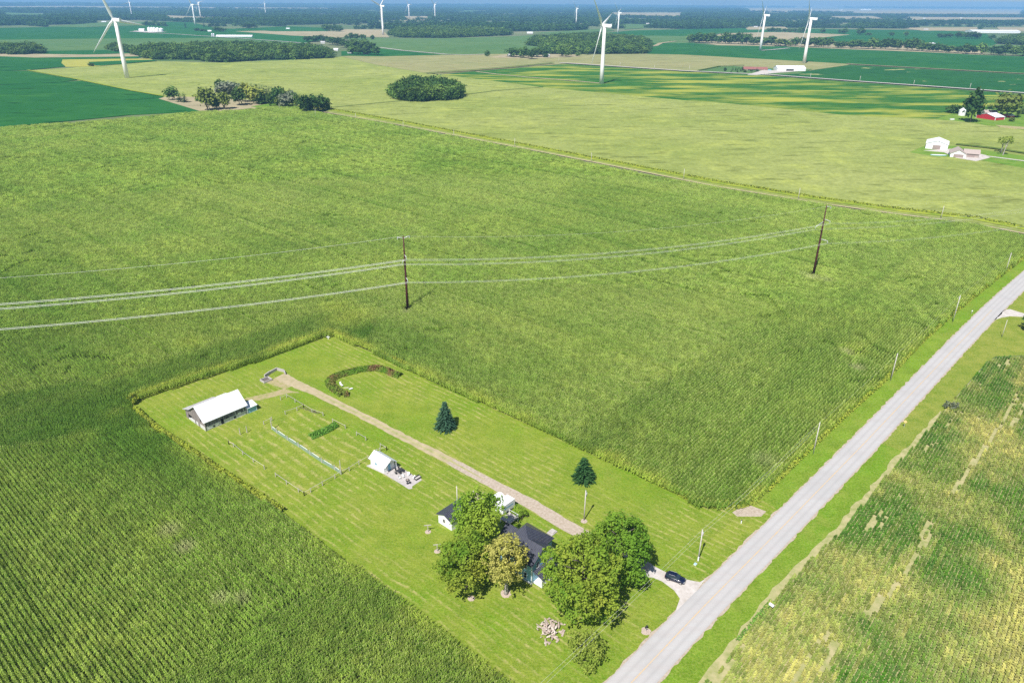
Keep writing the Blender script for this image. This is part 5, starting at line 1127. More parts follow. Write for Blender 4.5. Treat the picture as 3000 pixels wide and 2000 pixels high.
MB().box(-.4, .4, -.3, .3, 0, .25).build('lid_base', M['insul'], ub); MB().box(-.25, .25, -.18, .18, .25, .32).build('lid', M['blue'], ub)
sg = empty('road_sign', P(2648, 1252), GA, 'yellow diamond road sign seen from behind on the right verge', 'road sign')
MB().box(-.04, .04, -.04, .04, 0, 2.3).build('post', M['steel'], sg)
MB().add([(-.06, 0, 1.55), (-.06, .55, 2.1), (-.06, 0, 2.65), (-.06, -.55, 2.1), (-.09, 0, 1.55), (-.09, .55, 2.1), (-.09, 0, 2.65), (-.09, -.55, 2.1)], [(0, 1, 2, 3), (7, 6, 5, 4), (0, 4, 5, 1), (1, 5, 6, 2), (2, 6, 7, 3), (3, 7, 4, 0)]).build('panel', M['yellow'], sg)

# ---------------------------------------------------------------- trees and shrubs on the lot
tree('maple_tree', P(1398, 1618), 16, 4.9, 4.8, 9.3, 7.0, M['leaf_deep'], 21, 8500, .42, 'big dark green tree between garage and farmhouse, farther one of the left pair', nl=34, lr=.33)
tree('maple_tree', P(1366, 1722), 14, 6.1, 5.8, 7.6, 6.6, M['leaf_maple'], 22, 9000, .42, 'broad green tree left of the yellowing tree, lower of the pair by the garage', nl=34, lr=.33, limbs=7)
tree('yellowing_tree', P(1483, 1738), 15, 4.9, 4.7, 8.9, 6.0, M['leaf_yellow'], 23, 6500, .36, 'yellowing tree with golden leaves and pale trunk in front of the farmhouse', bark=M['palebark'], nl=30, lr=.33, trunk_r=.42)
tree('maple_tree', P(1700, 1792), 19, 9.0, 8.2, 9.6, 9.2, M['leaf_maple'], 24, 15000, .44, 'very large spreading green tree just right of the farmhouse, low crown', nl=52, lr=.28, trunk_r=.55, limbs=8, keeplow=-.9)
tree('maple_tree', P(1812, 1702), 18, 7.0, 6.8, 9.2, 8.6, M['leaf_bright'], 25, 10500, .44, 'bright green rounded tree behind the very large one, nearest the driveway mouth', nl=40, lr=.31, trunk_r=.45, keeplow=-.9)
tree('small_tree', P(1712, 1938), 6.2, 4.0, 3.8, 3.5, 3.1, M['leaf_olive'], 26, 3800, .32, 'small olive bushy tree beside the rock pile near the road', nl=22, lr=.34, trunk_r=.16, keeplow=-.9)
tree('sapling', P(1380, 1750), 3.2, .8, .8, 2.5, 1.0, M['leaf_olive'], 27, 160, .24, 'thin young sapling in a mulch ring on the lawn', trunk_r=.05, nl=8, limbs=3)
conifer('spruce_tree', P(1305, 1254), 3.5, 9.4, 28, M['leaf_spruce'], 'dark pointed spruce alone on the middle of the lawn', 26, 20, .62, power=.8)
conifer('pine_tree', P(1709, 1406), 3.3, 7.2, 29, M['leaf_conifer'], 'loose dark green conifer on the lawn above the light pole', 20, 15, .7, droop=.15, power=.65)
tree('corner_bush', P(392, 1180), 3.2, 1.7, 1.6, 1.5, 1.5, M['leaf_corner'], 30, 500, .4, 'yellow green bush at the barn corner of the corn edge', cat='bush', trunk_r=.1, nl=10)
tree('dead_brush', P(2783, 1196), 2.6, 2.6, 1.8, 1.1, 1.2, M['leaf_grey'], 31, 500, .35, 'grey dead brush clump between the road frontage and the soy field', cat='bush', trunk_r=.08, nl=10)
tree('edge_tree', P(3016, 968), 8, 3.4, 3.4, 4.5, 4.0, M['leaf_conifer'], 32, 2200, .45, 'dark tree cut off by the right edge beside the farm lane', trunk_r=.2, nl=18, keeplow=-.9)
bush_strip('weedy_edge', [(962, 976), (1010, 992), (1080, 1022), (1160, 1060), (1260, 1105), (1360, 1152), (1440, 1188)], 1.6, 1.9, M['leaf_corner'], 41, 'yellow green weedy fringe between the lawn and the right corn edge', 'weeds', 6500, .45)['kind'] = 'stuff'
bush_strip('weedy_edge', [(392, 1166), (470, 1140), (560, 1110), (700, 1066), (830, 1022), (905, 996), (958, 976)], 1.6, 1.8, M['leaf_corner'], 42, 'yellow green weedy fringe of the corn behind the barn', 'weeds', 5500, .45)['kind'] = 'stuff'
bush_strip('weedy_edge', [(398, 1200), (450, 1248), (540, 1308), (640, 1376), (740, 1440), (830, 1500)], 1.6, 1.6, M['leaf_corner'], 43, 'yellow green weedy fringe along the left side of the lawn', 'weeds', 4500, .45)['kind'] = 'stuff'
bush_strip('weedy_edge', [(1930, 1412), (1990, 1440), (2040, 1470), (2090, 1478), (2150, 1482), (2215, 1462)], 3.2, 1.5, M['leaf_corner'], 44, 'weedy corner where the corn meets the lawn near the road', 'weeds', 3800, .45)['kind'] = 'stuff'
bush_strip('roadside_weeds', [(2240, 1444), (2387, 1300), (2500, 1196), (2590, 1116), (2690, 1012), (2789, 922), (2900, 832), (3000, 756)], 1.6, 1.3, M['leaf_corner'], 45, 'low yellow green weeds between the corn and the road verge', 'weeds', 7000, .5)['kind'] = 'stuff'
bush_strip('field_edge_weeds', [(2160, 1880), (2180, 1856), (2230, 1798), (2262, 1762)], 1.2, .8, M['leaf_hedge'], 46, 'leafy green weeds along the soy edge by the white mailbox', 'weeds', 350, .35)['kind'] = 'stuff'
bush_strip('far_road_weeds', [(940, 316), (1180, 358), (1600, 438), (2100, 534), (2400, 583), (2620, 613), (2860, 640), (3050, 680)], 4.5, 1.5, M['leaf_corner'], 47, 'yellow green brushy margin beyond the gravel road', 'weeds', 9000, 1.1)['kind'] = 'stuff'

# ---------------------------------------------------------------- utility poles and wires
def upole(base, top, label, kind='plain', r0=.16, h=None):
    h = h or height(base, top); e = empty('utility_pole', P(*base), GA, label, 'utility pole', 'utility poles')
    MB().tube([(0, 0, -.1), (0, 0, h * .5), (0, 0, h)], [r0, r0 * .85, r0 * .7], 10).build('pole', M['pole'], e, True)
    if kind in ('trans', 'light'):
        tr_ = MB().tube([(.38, .1, h - 1.9), (.38, .1, h - .9), (.38, .1, h - .8)], [.25, .25, .12], 12).build('transformer', M['insul'], e, True)
        MB().tube([(.38, .1, h - .8), (.38, .1, h - .5)], .05, 6).build('bushing', M['insul'], tr_)
    if kind == 'trans':
        for k in range(9):
            pass
        MB().tube([(.25 + .28 * math.cos(t / 10 * 2 * math.pi), 0, 5.6 + .32 * math.sin(t / 10 * 2 * math.pi)) for t in range(11)], .035, 5).build('cable_coil', M['charcoal'], e)
        MB().box(-.28, -.08, -.25, .05, .2, 1.3).build('meter_box', M['white'], e)
    MB().tube([(0, 0, h), (0, 0, h + .22)], .05, 6).build('insulator', M['insul'], e)
    return e, h
road_poles = [((2045, 1642), (2062, 1552), 'roadside pole with grey transformer and cable coil on the front lawn', 'trans'),
              ((2382, 1329), (2400, 1237), 'pale roadside pole just past the corner of the corn field', 'plain'),
              ((2609, 1115), (2629, 1035), 'pale roadside pole along the corn, second beyond the field corner', 'plain'),
              ((2791, 943), (2813, 865), 'roadside pole with transformer across from the farm lane', 'light'),
              ((2945, 799), (2962, 741), 'roadside pole nearest the right edge beside the corn', 'plain')]
tops = []
for b_, t_, lab, kd in road_poles:
    e, h = upole(b_, t_, lab, kd); p_ = P(*b_); tops.append((p_, h))
upole((1711, 1523), (1715, 1436), 'yard pole with a small grey transformer standing on the lawn', 'light')
upole((1341, 1516), (1341, 1404), 'tall plain white pole behind the garage by the rubble heap', 'plain', .14, 9.5)
upole((2935, 987), (2948, 937), 'thin brown pole on the farm frontage right of the road', 'plain', .11)
gp = [((819.5, 324), (819, 301)), ((1043, 354), (1043, 335)), ((1182, 380), (1182, 354)), ((1330, 405), (1330, 380)), ((1508, 432), (1508, 405)), ((1732, 477), (1732, 446)), ((2002, 527), (2004, 495)), ((2338, 586), (2341, 546)), ((2756, 641), (2762, 594)), ((925, 341), (925, 317))]
ORD = ['first', 'second', 'third', 'fourth', 'fifth', 'sixth', 'seventh', 'eighth', 'ninth', 'tenth', 'eleventh', 'twelfth', 'thirteenth', 'fourteenth', 'fifteenth', 'sixteenth', 'seventeenth', 'eighteenth', 'nineteenth', 'twentieth']
def ordi(i):
    if i < 20: return ORD[i]
    t_, u_ = divmod(i + 1, 10); tn = {2: 'twenty', 3: 'thirty', 4: 'forty', 5: 'fifty', 6: 'sixty'}[t_]
    return tn + '-' + ORD[u_ - 1] if u_ else {'twenty': 'twentieth', 'thirty': 'thirtieth', 'forty': 'fortieth', 'fifty': 'fiftieth', 'sixty': 'sixtieth'}[tn]
gp.sort()
for i, (b_, t_) in enumerate(gp): upole(b_, t_, '%s pale pole from the left along the diagonal gravel road' % ordi(i), 'plain', .17, 7.8)
tp = [(1637, 184), (1816, 197), (1917, 206), (2019, 209), (2251, 222), (2238, 221), (2373, 232), (2518, 241), (2675, 254), (2840, 264)]
tp.sort()
for i, b_ in enumerate(tp): upole(b_, None, '%s tiny pole from the left along the far white gravel road' % ordi(i), 'plain', .3, 9.5)
def catenary(a, b_, sag, n=16):
    return [a.lerp(b_, i / n) - Vector((0, 0, sag * 4 * (i / n) * (1 - i / n))) for i in range(n + 1)]
def wire(a, b_, sag, rad, name, label, group, cat='cable'):
    o = MB().tube(catenary(a, b_, sag), rad, 4, cap=False).build(name, M['wire'], fix=False); return tag(o, label, cat, group)
prev = RW(-75, 6.0); prevh = 9.0
seq = [(prev, prevh)] + tops
names = ['from the transformer pole down to the bottom edge', 'from the transformer pole to the corn corner pole', 'between the first two poles along the corn', 'up to the pole across from the farm lane', 'to the pole nearest the right edge']
for i in range(5):
    a, ha = seq[i]; b_, hb = seq[i + 1]
    for k, dz in enumerate((.2, -1.2)):
        if i > 1 and k: continue
        wire(a + Vector((0, 0, ha + dz)), b_ + Vector((0, 0, hb + dz)), .7, .012 if i < 2 else .008, 'overhead_wire', ('upper ' if k == 0 else 'lower ') + 'roadside wire ' + names[i], 'roadside overhead wires')
# transmission line
B1, B2 = P(1195, 912), P(2381, 812); LD = (B2 - B1).normalized(); LN = Vector((-LD.y, LD.x, 0))
def tpole(base, h, arms, label):
    e = empty('transmission_pole', base, 0, label, 'power pole', 'rust coloured transmission poles')
    MB().tube([(0, 0, -.1), (0, 0, h * .35), (0, 0, h * .7), (0, 0, h)], [.56, .46, .34, .2], 14).build('pole', M['rust'], e, True)
    for (z, end) in arms:
        a_ = MB().tube([(0, 0, z), (end.x * .5, end.y * .5, z + (end.z - z) * .5), (end.x, end.y, end.z)], [.16, .13, .09], 8).build('davit_arm', M['steel'], e, True)
        MB().tube([(end.x, end.y, end.z), (end.x, end.y, end.z - .9)], [.12, .12], 8).build('insulator', M['insul'], a_)
    return e
A1 = [(24.3, LN * -1.9 + LD * .5 + Vector((0, 0, 23.9))), (22.3, LN * -1.2 - LD * 1.0 + Vector((0, 0, 21.9))), (14.8, LN * -2.0 + LD * .5 + Vector((0, 0, 14.4)))]
st1 = [(31.0, LD * 2.3 + Vector((0, 0, 31.9))), (31.0, -LD * 2.3 + Vector((0, 0, 31.6)))]
tpole(B1, 32, A1 + st1, 'rust coloured steel power pole just beyond the lot, left one of two')
def rel(px, py, z): return P(px, py, z) - B2 
A2 = [(27.6, rel(2432, 648, 27.3)), (26.5, rel(2390, 664, 25.0)), (18.4, rel(2425, 706, 18.2))]
A2 = [(z, Vector((e_.x, e_.y, e_.z))) for z, e_ in A2]
tpole(B2, 34, A2 + [(33.4, LD * 2.3 + Vector((0, 0, 33.2)))], 'rust coloured steel power pole near the gravel road, right one of two')
P0 = B1 - LD * 240; P3 = B2 + Vector((math.cos(math.radians(20)), math.sin(math.radians(20)), 0)) * 190
z1 = [31.9, 23.0, 21.0, 13.5]; o1 = [Vector((0, 0, 0)), A1[0][1].copy(), A1[1][1].copy(), A1[2][1].copy()]
z2 = [33.4, 26.4, 24.1, 17.3]; o2 = [Vector((0, 0, 0)), A2[0][1].copy(), A2[1][1].copy(), A2[2][1].copy()]
nm4 = ['shield', 'upper', 'middle', 'lowest']
def flat(v, z): return Vector((v.x, v.y, z))
for k in range(4):
    for j in (range(1) if k == 0 else range(2)):
        off = LN * 0 + Vector((0, 0, -.45 * j)); rad = .022 if k == 0 else .04; w_ = '' if k == 0 else (' top strand' if j == 0 else ' under strand')
        a0 = flat(P0 + flat(o1[k], 0), z1[k] - 3.2) + off; a1 = flat(B1 + flat(o1[k], 0), z1[k]) + off; a2 = flat(B2 + flat(o2[k], 0), z2[k]) + off; a3 = flat(P3 + flat(o2[k], 0), z2[k]) + off
        wire(a0, a1, 4.3, rad * 1.25, 'power_line', '%s transmission wire%s from the left frame edge to the left rust pole' % (nm4[k], w_), 'transmission wires', 'power line')
        wire(a1, a2, 4.6, rad * .7, 'power_line', '%s transmission wire%s between the two rust coloured poles' % (nm4[k], w_), 'transmission wires', 'power line')
        wire(a2, a3, 4.0, rad * .38, 'power_line', '%s faint transmission wire%s right of the right rust pole' % (nm4[k], w_), 'transmission wires', 'power line')

# ---------------------------------------------------------------- farmsteads in the middle distance
dec_k = [crown_mesh(400 + i, 1, 1, 1, 620, .30, M['leaf_wood'], 16, .40, keeplow=-.8) for i in range(5)]
dec_o = [crown_mesh(420 + i, 1, 1, 1, 620, .30, M[k_], 16, .40, keeplow=-.8) for i, k_ in enumerate(['leaf_woodwarm', 'leaf_grey', 'leaf_goldish', 'leaf_olivefar'])]
con_k = [conifer_mesh(440 + i, .32, 1, 14, 9, .10, M['leaf_conifer'] if i != 1 else M['leaf_spruce'], .25, .85) for i in range(3)]
trk = trunk_mb(5, .8, .045, .42, 5).mesh('trunk', M['bark'], True)
def dtree(base, h, wd, kind, label, group, rs, idx=None, low=False, name=None):
    """distant tree: unit crown scaled to height h and radius wd"""
    if kind == 'conifer': me_, nm_ = con_k[rs.randrange(3) if idx is None else idx], 'conifer_tree'
    elif kind == 'dark': me_, nm_ = dec_k[rs.randrange(5)], 'deciduous_tree'
    else: me_, nm_ = dec_o[{'warm': 0, 'grey': 1, 'gold': 2, 'olive': 3}[kind]], 'deciduous_tree'
    e = empty(name or nm_, base, rs.uniform(0, 6.28), label, 'tree', group)
    t_ = bpy.data.objects.new('trunk', trk); COL.objects.link(t_); t_.parent = e; t_.scale = (h * .55, h * .55, h * .9)
    c_ = bpy.data.objects.new('crown', me_); COL.objects.link(c_); c_.parent = e
    if kind == 'conifer': c_.scale = (wd / .32, wd / .32, h)
    else:
        rz = h * (.5 if low else .40); c_.location = (0, 0, h - rz * .86); c_.scale = (wd, wd, rz)
    return e
rs = random.Random(77)
def T(lst, group, fmt, ox, oy, s):
    for i, t in enumerate(sorted(lst, key=lambda q: q[0])):
        x, y, top, wpx, kind = t; bx, by, ty = x / s + ox, y / s + oy, top / s + oy
        h = height((bx, by), (bx, ty)) if by > ty else 10; p_ = P(bx, by); pxm = F / (p_.y * math.cos(PITCH) + H * math.sin(PITCH)); wd = wpx / s / pxm
        h = max(3.5, min(h * 1.12, 29)); wd *= 1.22; dtree(p_, h, wd, kind, fmt % (ordi(i), {'conifer': 'dark conifer', 'dark': 'dark green', 'warm': 'mid green', 'grey': 'grey green', 'gold': 'golden green', 'olive': 'olive green'}[kind]), group, rs, low=(kind == 'dark' and h < 12))
T([(240, 322, 185, 62, 'dark'), (335, 345, 225, 38, 'conifer'), (398, 352, 220, 36, 'conifer'), (548, 335, 298, 26, 'dark'), (680, 452, 205, 88, 'olive'), (785, 442, 300, 52, 'dark'), (895, 437, 250, 60, 'olive'), (1078, 388, 212, 72, 'dark'), (850, 250, 100, 66, 'dark'), (900, 300, 140, 80, 'grey'), (1000, 300, 130, 90, 'grey'), (1080, 290, 140, 60, 'grey'),
   (1150, 345, 158, 66, 'gold'), (1200, 345, 180, 50, 'gold'), (1300, 370, 190, 72, 'gold'), (1340, 375, 260, 50, 'dark'), (1460, 402, 275, 28, 'warm'), (1555, 400, 215, 55, 'dark'), (1575, 412, 300, 40, 'olive'), (1655, 417, 270, 60, 'grey'), (1620, 360, 200, 46, 'warm'), (1700, 350, 230, 55, 'grey'), (1740, 410, 240, 50, 'grey'), (1800, 415, 275, 42, 'warm'),
   (1900, 480, 300, 55, 'dark'), (1960, 470, 260, 60, 'conifer'), (2020, 470, 300, 60, 'dark'), (2070, 455, 262, 60, 'conifer'), (2120, 450, 290, 52, 'dark'), (2170, 440, 320, 40, 'dark'), (1940, 460, 262, 60, 'conifer'),
   (945, 215, 110, 28, 'conifer'), (1020, 210, 95, 36, 'conifer'), (1070, 215, 105, 34, 'conifer'), (1130, 230, 92, 38, 'conifer'), (1180, 240, 95, 38, 'conifer'), (1235, 250, 108, 36, 'conifer'), (1290, 262, 118, 36, 'conifer'), (1340, 285, 122, 38, 'conifer'), (1385, 300, 130, 38, 'conifer'), (1425, 320, 140, 38, 'conifer'), (1470, 345, 148, 38, 'conifer'), (1510, 350, 165, 34, 'conifer'), (1550, 355, 160, 36, 'conifer'), (1400, 360, 200, 50, 'conifer'), (1500, 370, 220, 46, 'conifer'), (1600, 340, 185, 36, 'conifer')],
  'trees of the overgrown farmstead in the corn', '%s tree from the left in the overgrown farmstead beyond the corn, %s', 450, 220, 4.276)
T([(720, 315, 5, 88, 'dark'), (530, 212, 130, 58, 'dark'), (640, 230, 90, 50, 'conifer'), (950, 160, 95, 36, 'conifer'), (1130, 262, 20, 110, 'olive'), (1060, 235, 60, 60, 'olive'), (1262, 255, 165, 28, 'conifer'), (1195, 310, 262, 26, 'olive'), (1322, 222, 130, 40, 'conifer'), (1380, 225, 120, 40, 'conifer')],
  'trees round the red barn', '%s tree from the left at the red barn farm, %s', 2660, 280, 3.953)
for i, (bx_, by_, tx_, ty_) in enumerate([(2937, 457, 2944, 400), (2932, 449, 2926, 412)]):
    b_ = P(bx_, by_); h = 14 if i == 0 else 11; e = empty('bare_trunk_tree', b_, 0, ['tall sparse tree with a pale leaning trunk by the white barn lane', 'lower sparse tree just behind the pale leaning one'][i], 'tree')
    trunk_mb(60 + i, h, .45, 3.6, 6, (.12 if i == 0 else -.05, 0), .5).build('trunk', M['palebark'], e, True)
    c_ = bpy.data.objects.new('crown', crown_mesh(460 + i, 4.6, 4.2, 3.2, 420, .8, M['leaf_olive'], 9, .34)); COL.objects.link(c_); c_.parent = e; c_.location = ((1.4 if i == 0 else -1), 0, h * .92)
T([(105, 180, 140, 14, 'dark'), (185, 200, 155, 13, 'conifer'), (208, 172, 122, 11, 'conifer'), (245, 176, 118, 14, 'conifer'), (268, 202, 130, 14, 'conifer'), (290, 150, 112, 10, 'conifer'), (335, 172, 98, 16, 'conifer'), (312, 184, 130, 14, 'conifer'), (365, 196, 165, 20, 'warm'), (453, 186, 165, 10, 'dark'), (522, 192, 135, 18, 'conifer'), (545, 175, 148, 12, 'conifer')],
  'conifers in front of the ranch house', '%s small tree from the left at the ranch house, %s', 2100, 170, 4.48)
hr = [(60, 42), (85, 38), (112, 55), (140, 45), (168, 52), (196, 55), (240, 42), (265, 38), (292, 60), (320, 32), (352, 45), (385, 62), (412, 50), (438, 58), (490, 40), (520, 45), (552, 42), (580, 40), (608, 52), (775, 48), (835, 48), (868, 50), (905, 55), (935, 52), (970, 50), (1000, 52), (1072, 35), (1105, 38), (1165, 42), (1200, 48), (1240, 40), (1275, 42), (1312, 58), (1360, 48), (1395, 62), (1440, 58), (1475, 55), (1545, 60), (1580, 66), (1620, 60), (1655, 45), (1700, 50), (1745, 50), (1785, 42), (1830, 36), (1900, 38), (1950, 55), (1992, 46), (2058, 60), (2142, 48), (2178, 32), (2222, 62), (2275, 50), (2340, 60), (2400, 50)]
def hy(x): return float(np.interp(x, [0, 50, 600, 700, 1000, 1500, 2050, 2352, 2500], [293, 295, 314, 318, 330, 347, 377, 388, 392]))
T([(x, hy(x), hy(x) - h_, 25 + (i % 3) * 4, 'dark' if i % 4 else 'warm') for i, (x, h_) in enumerate(hr)] + [(672, 320, 278, 38, 'olive'), (738, 322, 296, 12, 'olive'), (700, 320, 284, 30, 'warm')],
  'hedgerow trees behind the right turbines', '%s tree from the left in the long hedgerow behind the right turbines, %s', 2000, 0, 2.352)
T([(590, 222, 202, 14, 'dark'), (620, 223, 198, 20, 'dark'), (655, 224, 200, 20, 'dark'), (700, 226, 204, 12, 'dark'), (735, 227, 203, 16, 'dark'), (775, 228, 204, 14, 'dark'), (820, 230, 200, 22, 'dark'), (962, 232, 203, 14, 'dark'), (1080, 232, 210, 10, 'dark'), (1112, 237, 206, 18, 'warm'), (1222, 245, 205, 22, 'dark'), (1280, 246, 230, 14, 'dark'), (1440, 250, 228, 16, 'dark'), (1540, 254, 226, 12, 'warm'), (1770, 262, 238, 18, 'dark'), (1800, 262, 240, 16, 'dark'), (1840, 262, 238, 16, 'dark'), (1900, 266, 232, 20, 'dark'), (1950, 268, 232, 22, 'dark'), (1990, 270, 230, 26, 'dark'), (2030, 270, 236, 22, 'dark'), (2128, 274, 248, 18, 'dark')],
  'lone trees of the fields behind the hedgerow', '%s tree from the left among those behind the long hedgerow, %s', 2000, 0, 2.352)
T([(38, 278, 250, 12, 'dark'), (68, 278, 238, 14, 'dark'), (104, 278, 244, 18, 'dark'), (150, 276, 246, 16, 'dark'), (216, 274, 250, 12, 'dark'), (20, 330, 285, 26, 'dark'), (60, 345, 300, 26, 'dark'), (95, 352, 290, 30, 'dark'), (130, 350, 300, 30, 'dark'), (165, 352, 292, 34, 'dark'), (205, 362, 310, 30, 'dark'), (240, 384, 335, 24, 'dark'), (180, 380, 340, 26, 'dark'), (120, 380, 335, 28, 'dark'), (80, 378, 330, 26, 'dark'), (1005, 390, 360, 14, 'dark'), (1185, 396, 345, 36, 'dark'), (1222, 395, 355, 20, 'dark'), (1255, 402, 340, 34, 'dark'), (1310, 410, 358, 26, 'dark'), (1345, 396, 345, 30, 'dark'), (1372, 380, 352, 26, 'dark'), (1408, 398, 375, 14, 'dark'), (1515, 392, 345, 24, 'warm'), (1560, 394, 350, 24, 'warm'), (1628, 390, 370, 14, 'warm'), (1694, 380, 342, 16, 'warm'), (1640, 380, 362, 12, 'warm')],
  'farmstead trees across the centre distance', '%s tree from the left in the row of centre farmsteads, %s', 1000, 0, 2.352)
T([(2130, 290, 258, 30, 'dark'), (2170, 288, 256, 28, 'dark'), (2210, 285, 252, 30, 'dark'), (2260, 290, 262, 26, 'dark'), (2290, 310, 268, 28, 'dark'), (2330, 318, 272, 28, 'dark'), (2250, 215, 178, 30, 'dark'), (2300, 220, 188, 26, 'dark'), (2340, 222, 196, 22, 'dark'), (1360, 215, 200, 18, 'dark'), (1400, 218, 205, 18, 'dark'), (1500, 222, 192, 24, 'dark'), (1530, 222, 200, 18, 'dark'), (1280, 195, 150, 10, 'conifer'), (1408, 192, 155, 12, 'conifer'), (1440, 192, 160, 12, 'conifer'), (1720, 200, 170, 36, 'dark'), (630, 460, 440, 18, 'warm')],
  'scattered trees of the left distance', '%s tree from the left among the scattered ones of the left distance, %s', 0, 0, 2.352)

# houses and barns
def gable_house(name, base_px, rz, L, W, h, rh, wall, roof, label, cat, group=None, over=.4, extra=None):
    """base_px: near corner; the ridge runs along local x"""
    e = empty(name, P(*base_px), rz, label, cat, group)
    MB().box(0, L, 0, W, 0, h).build('wall', M[wall], e); MB().extr([(0, h), (W, h), (W / 2, h + rh)], 'x', 0.0, L).build('gable', M[wall], e)
    s_ = rh / (W / 2) * over
    poly_roof('roof', [(-over, -over, h - s_ + .12), (-over, W / 2, h + rh + .12), (-over, W + over, h - s_ + .12), (L + over, -over, h - s_ + .12), (L + over, W / 2, h + rh + .12), (L + over, W + over, h - s_ + .12)], [(0, 1, 4, 3), (1, 2, 5, 4)], M[roof], e, .2)
    return e
def door_on(e, axis, a0, a1, z0, z1, at, mat, name='door'):
    if axis == 'x': MB().box(a0, a1, at - .08, at - .003, z0, z1).build(name, M[mat], e)
    else: MB().box(at - .08, at - .003, a0, a1, z0, z1).build(name, M[mat], e)
D = math.radians
pb = gable_house('pole_barn', (2774, 443), D(60), 22, 17, 5.2, 2.8, 'white', 'white_metal', 'large white pole barn with a taupe overhead door on the right', 'barn')
for (a0, a1) in ((5.5, 11.5),): MB().box(-.1, -.005, a0, a1, .1, 4.2).build('overhead_door', M['brown_door'], pb)
MB().box(6, 10, -.1, -.005, .1, 3.6).build('side_door', M['brown_door'], pb)
rh_ = gable_house('farmhouse', (2828, 466), D(64), 14, 9.5, 2.9, 2.4, 'white', 'tan_roof', 'tan roofed garage house with taupe doors in front of the white pole barn', 'house'); rh_.scale = (1.2, 1.2, 1.3)
MB().box(-.1, -.005, 1.5, 7.5, .1, 2.5).build('garage_door', M['brown_door'], rh_)
MB().box(5, 13, -8, 0, 0, 2.8).build('side_wing', M['tan_roof'], rh_); poly_roof('wing_roof', [(4.4, -8.6, 2.8), (9, -8.6, 5.0), (13.6, -8.6, 2.8), (4.4, 1.5, 2.8), (9, 1.5, 5.0), (13.6, 1.5, 2.8)], [(0, 1, 4, 3), (1, 2, 5, 4)], M['tan_roof'], rh_)
MB().box(4.9, 4.99, -5.5, -1.5, .1, 2.3).build('garage_door', M['brown_door'], rh_)
tp_ = empty('swimming_pool', P(2749, 457), D(-8), 'long pale oval pool with blue rim on the grass below the pole barn', 'pool')
MB().prism([(math.cos(a_ / 9 * math.pi) * 6.5, math.sin(a_ / 9 * math.pi) * 2.0) for a_ in range(18)], 0, .9).build('wall', M['poolblue'], tp_); MB().prism([(math.cos(a_ / 9 * math.pi) * 6.2, math.sin(a_ / 9 * math.pi) * 1.75 - .1) for a_ in range(18)], .9, 1.0).build('cover', M['white'], tp_)
rbn = gable_house('red_barn', (2914, 356), D(24), 15, 22, 4.2, 3.0, 'red', 'white_metal', 'bright red barn with a shining white roof', 'barn')
for x, y in ((0, 0), (15, 0), (0, 22)): MB().box(x - .25, x + .25, y - .25, y + .25, 0, 4.1).build('corner_trim', M['white'], rbn)
rs2 = gable_house('red_shed', (2957, 348), D(20), 7, 10, 3.2, 1.6, 'red', 'white_metal', 'small red shed with white roof right of the big red barn', 'shed')
gable_house('farmhouse', (2882, 338), D(-10), 14, 9, 3.2, 2.4, 'block', 'tan_roof', 'grey roofed farmhouse behind the big red barn', 'house')
gb = empty('grain_bin', P(2816, 341), 0, 'single white grain bin left of the big tree at the red barn farm', 'grain bin')
MB().tube([(0, 0, 0), (0, 0, 6.5)], 3.6, 20).build('body', M['white'], gb, False); MB().tube([(0, 0, 6.5), (0, 0, 9.2)], [3.8, .4], 20).build('roof', M['white_metal'], gb)
wb_ = MB().extr([(-1, .1), (1, .1), (1.2, 1.4), (-1.2, 1.4)], 'x', -2, 2).build('stock_tank', M['white']); wb_.location = P(2789, 352, .9); tag(wb_, 'small white stock tank on the grass left of the red barn farm', 'tank')
msh = gable_house('machine_shed', (2277, 210), D(-2), 52, 26, 5.5, 4, 'white', 'white_metal', 'long white machine shed with wide doors beside the ranch house', 'machine shed')
MB().box(16, 30, -.15, -.01, 0, 4.2).build('open_bay', M['dark'], msh)
rch = gable_house('ranch_house', (2178, 208), D(-6), 44, 16, 3.0, 3.6, 'rock', 'red_roof', 'low ranch house with reddish roof behind small conifers', 'house')
MB().box(8, 26, -.2, -.01, .5, 2.4).build('window_band', M['glass'], rch)
plr = MB().prism([(0, 0), (24, 0), (24, 10), (0, 10)], 0, 1.3).build('swimming_pool', M['poolblue']); plr.location = P(2222, 207, 1.0); tag(plr, 'small blue pool between the ranch house and the machine shed', 'pool')
for i, (x, r__, h_) in enumerate([(438, 6.5, 14), (446, 7.5, 13), (453, 7.5, 13), (463, 9.5, 11), (473, 9, 10)]):
    e = empty('grain_bin', P(x, 94), 0, '%s white bin from the left in the grain bin cluster right of the leftmost turbine' % ordi(i), 'grain bin', 'grain bin cluster')
    MB().tube([(0, 0, 0), (0, 0, h_)], r__, 18).build('body', M['white'], e); MB().tube([(0, 0, h_), (0, 0, h_ + r__ * .55)], [r__ * 1.03, .6], 18).build('roof', M['white_metal'], e)
gable_house('grain_shed', (407, 93.5), D(4), 20, 14, 8, 3, 'white', 'white_metal', 'white shed at the left end of the grain bin cluster', 'shed')
ply = gable_house('poultry_house', (633, 110), D(2), 120, 16, 4, 3.5, 'white', 'white_metal', 'long low white poultry house at the end of the left gravel lane', 'poultry house')
for i, x in enumerate((622, 627)):
    e = empty('feed_silo', P(x, 109), 0, ['left', 'right'][i] + ' small feed silo beside the long poultry house', 'silo', 'feed silos'); MB().tube([(0, 0, 0), (0, 0, 9)], 3, 12).build('body', M['insul'], e); MB().tube([(0, 0, 9), (0, 0, 11.5)], [3.1, .3], 12).build('roof', M['white_metal'], e)
wh = gable_house('warehouse', (2848, 97), D(-2), 210, 60, 8, 4, 'white', 'white_metal', 'very long white warehouse in the far right fields', 'warehouse')
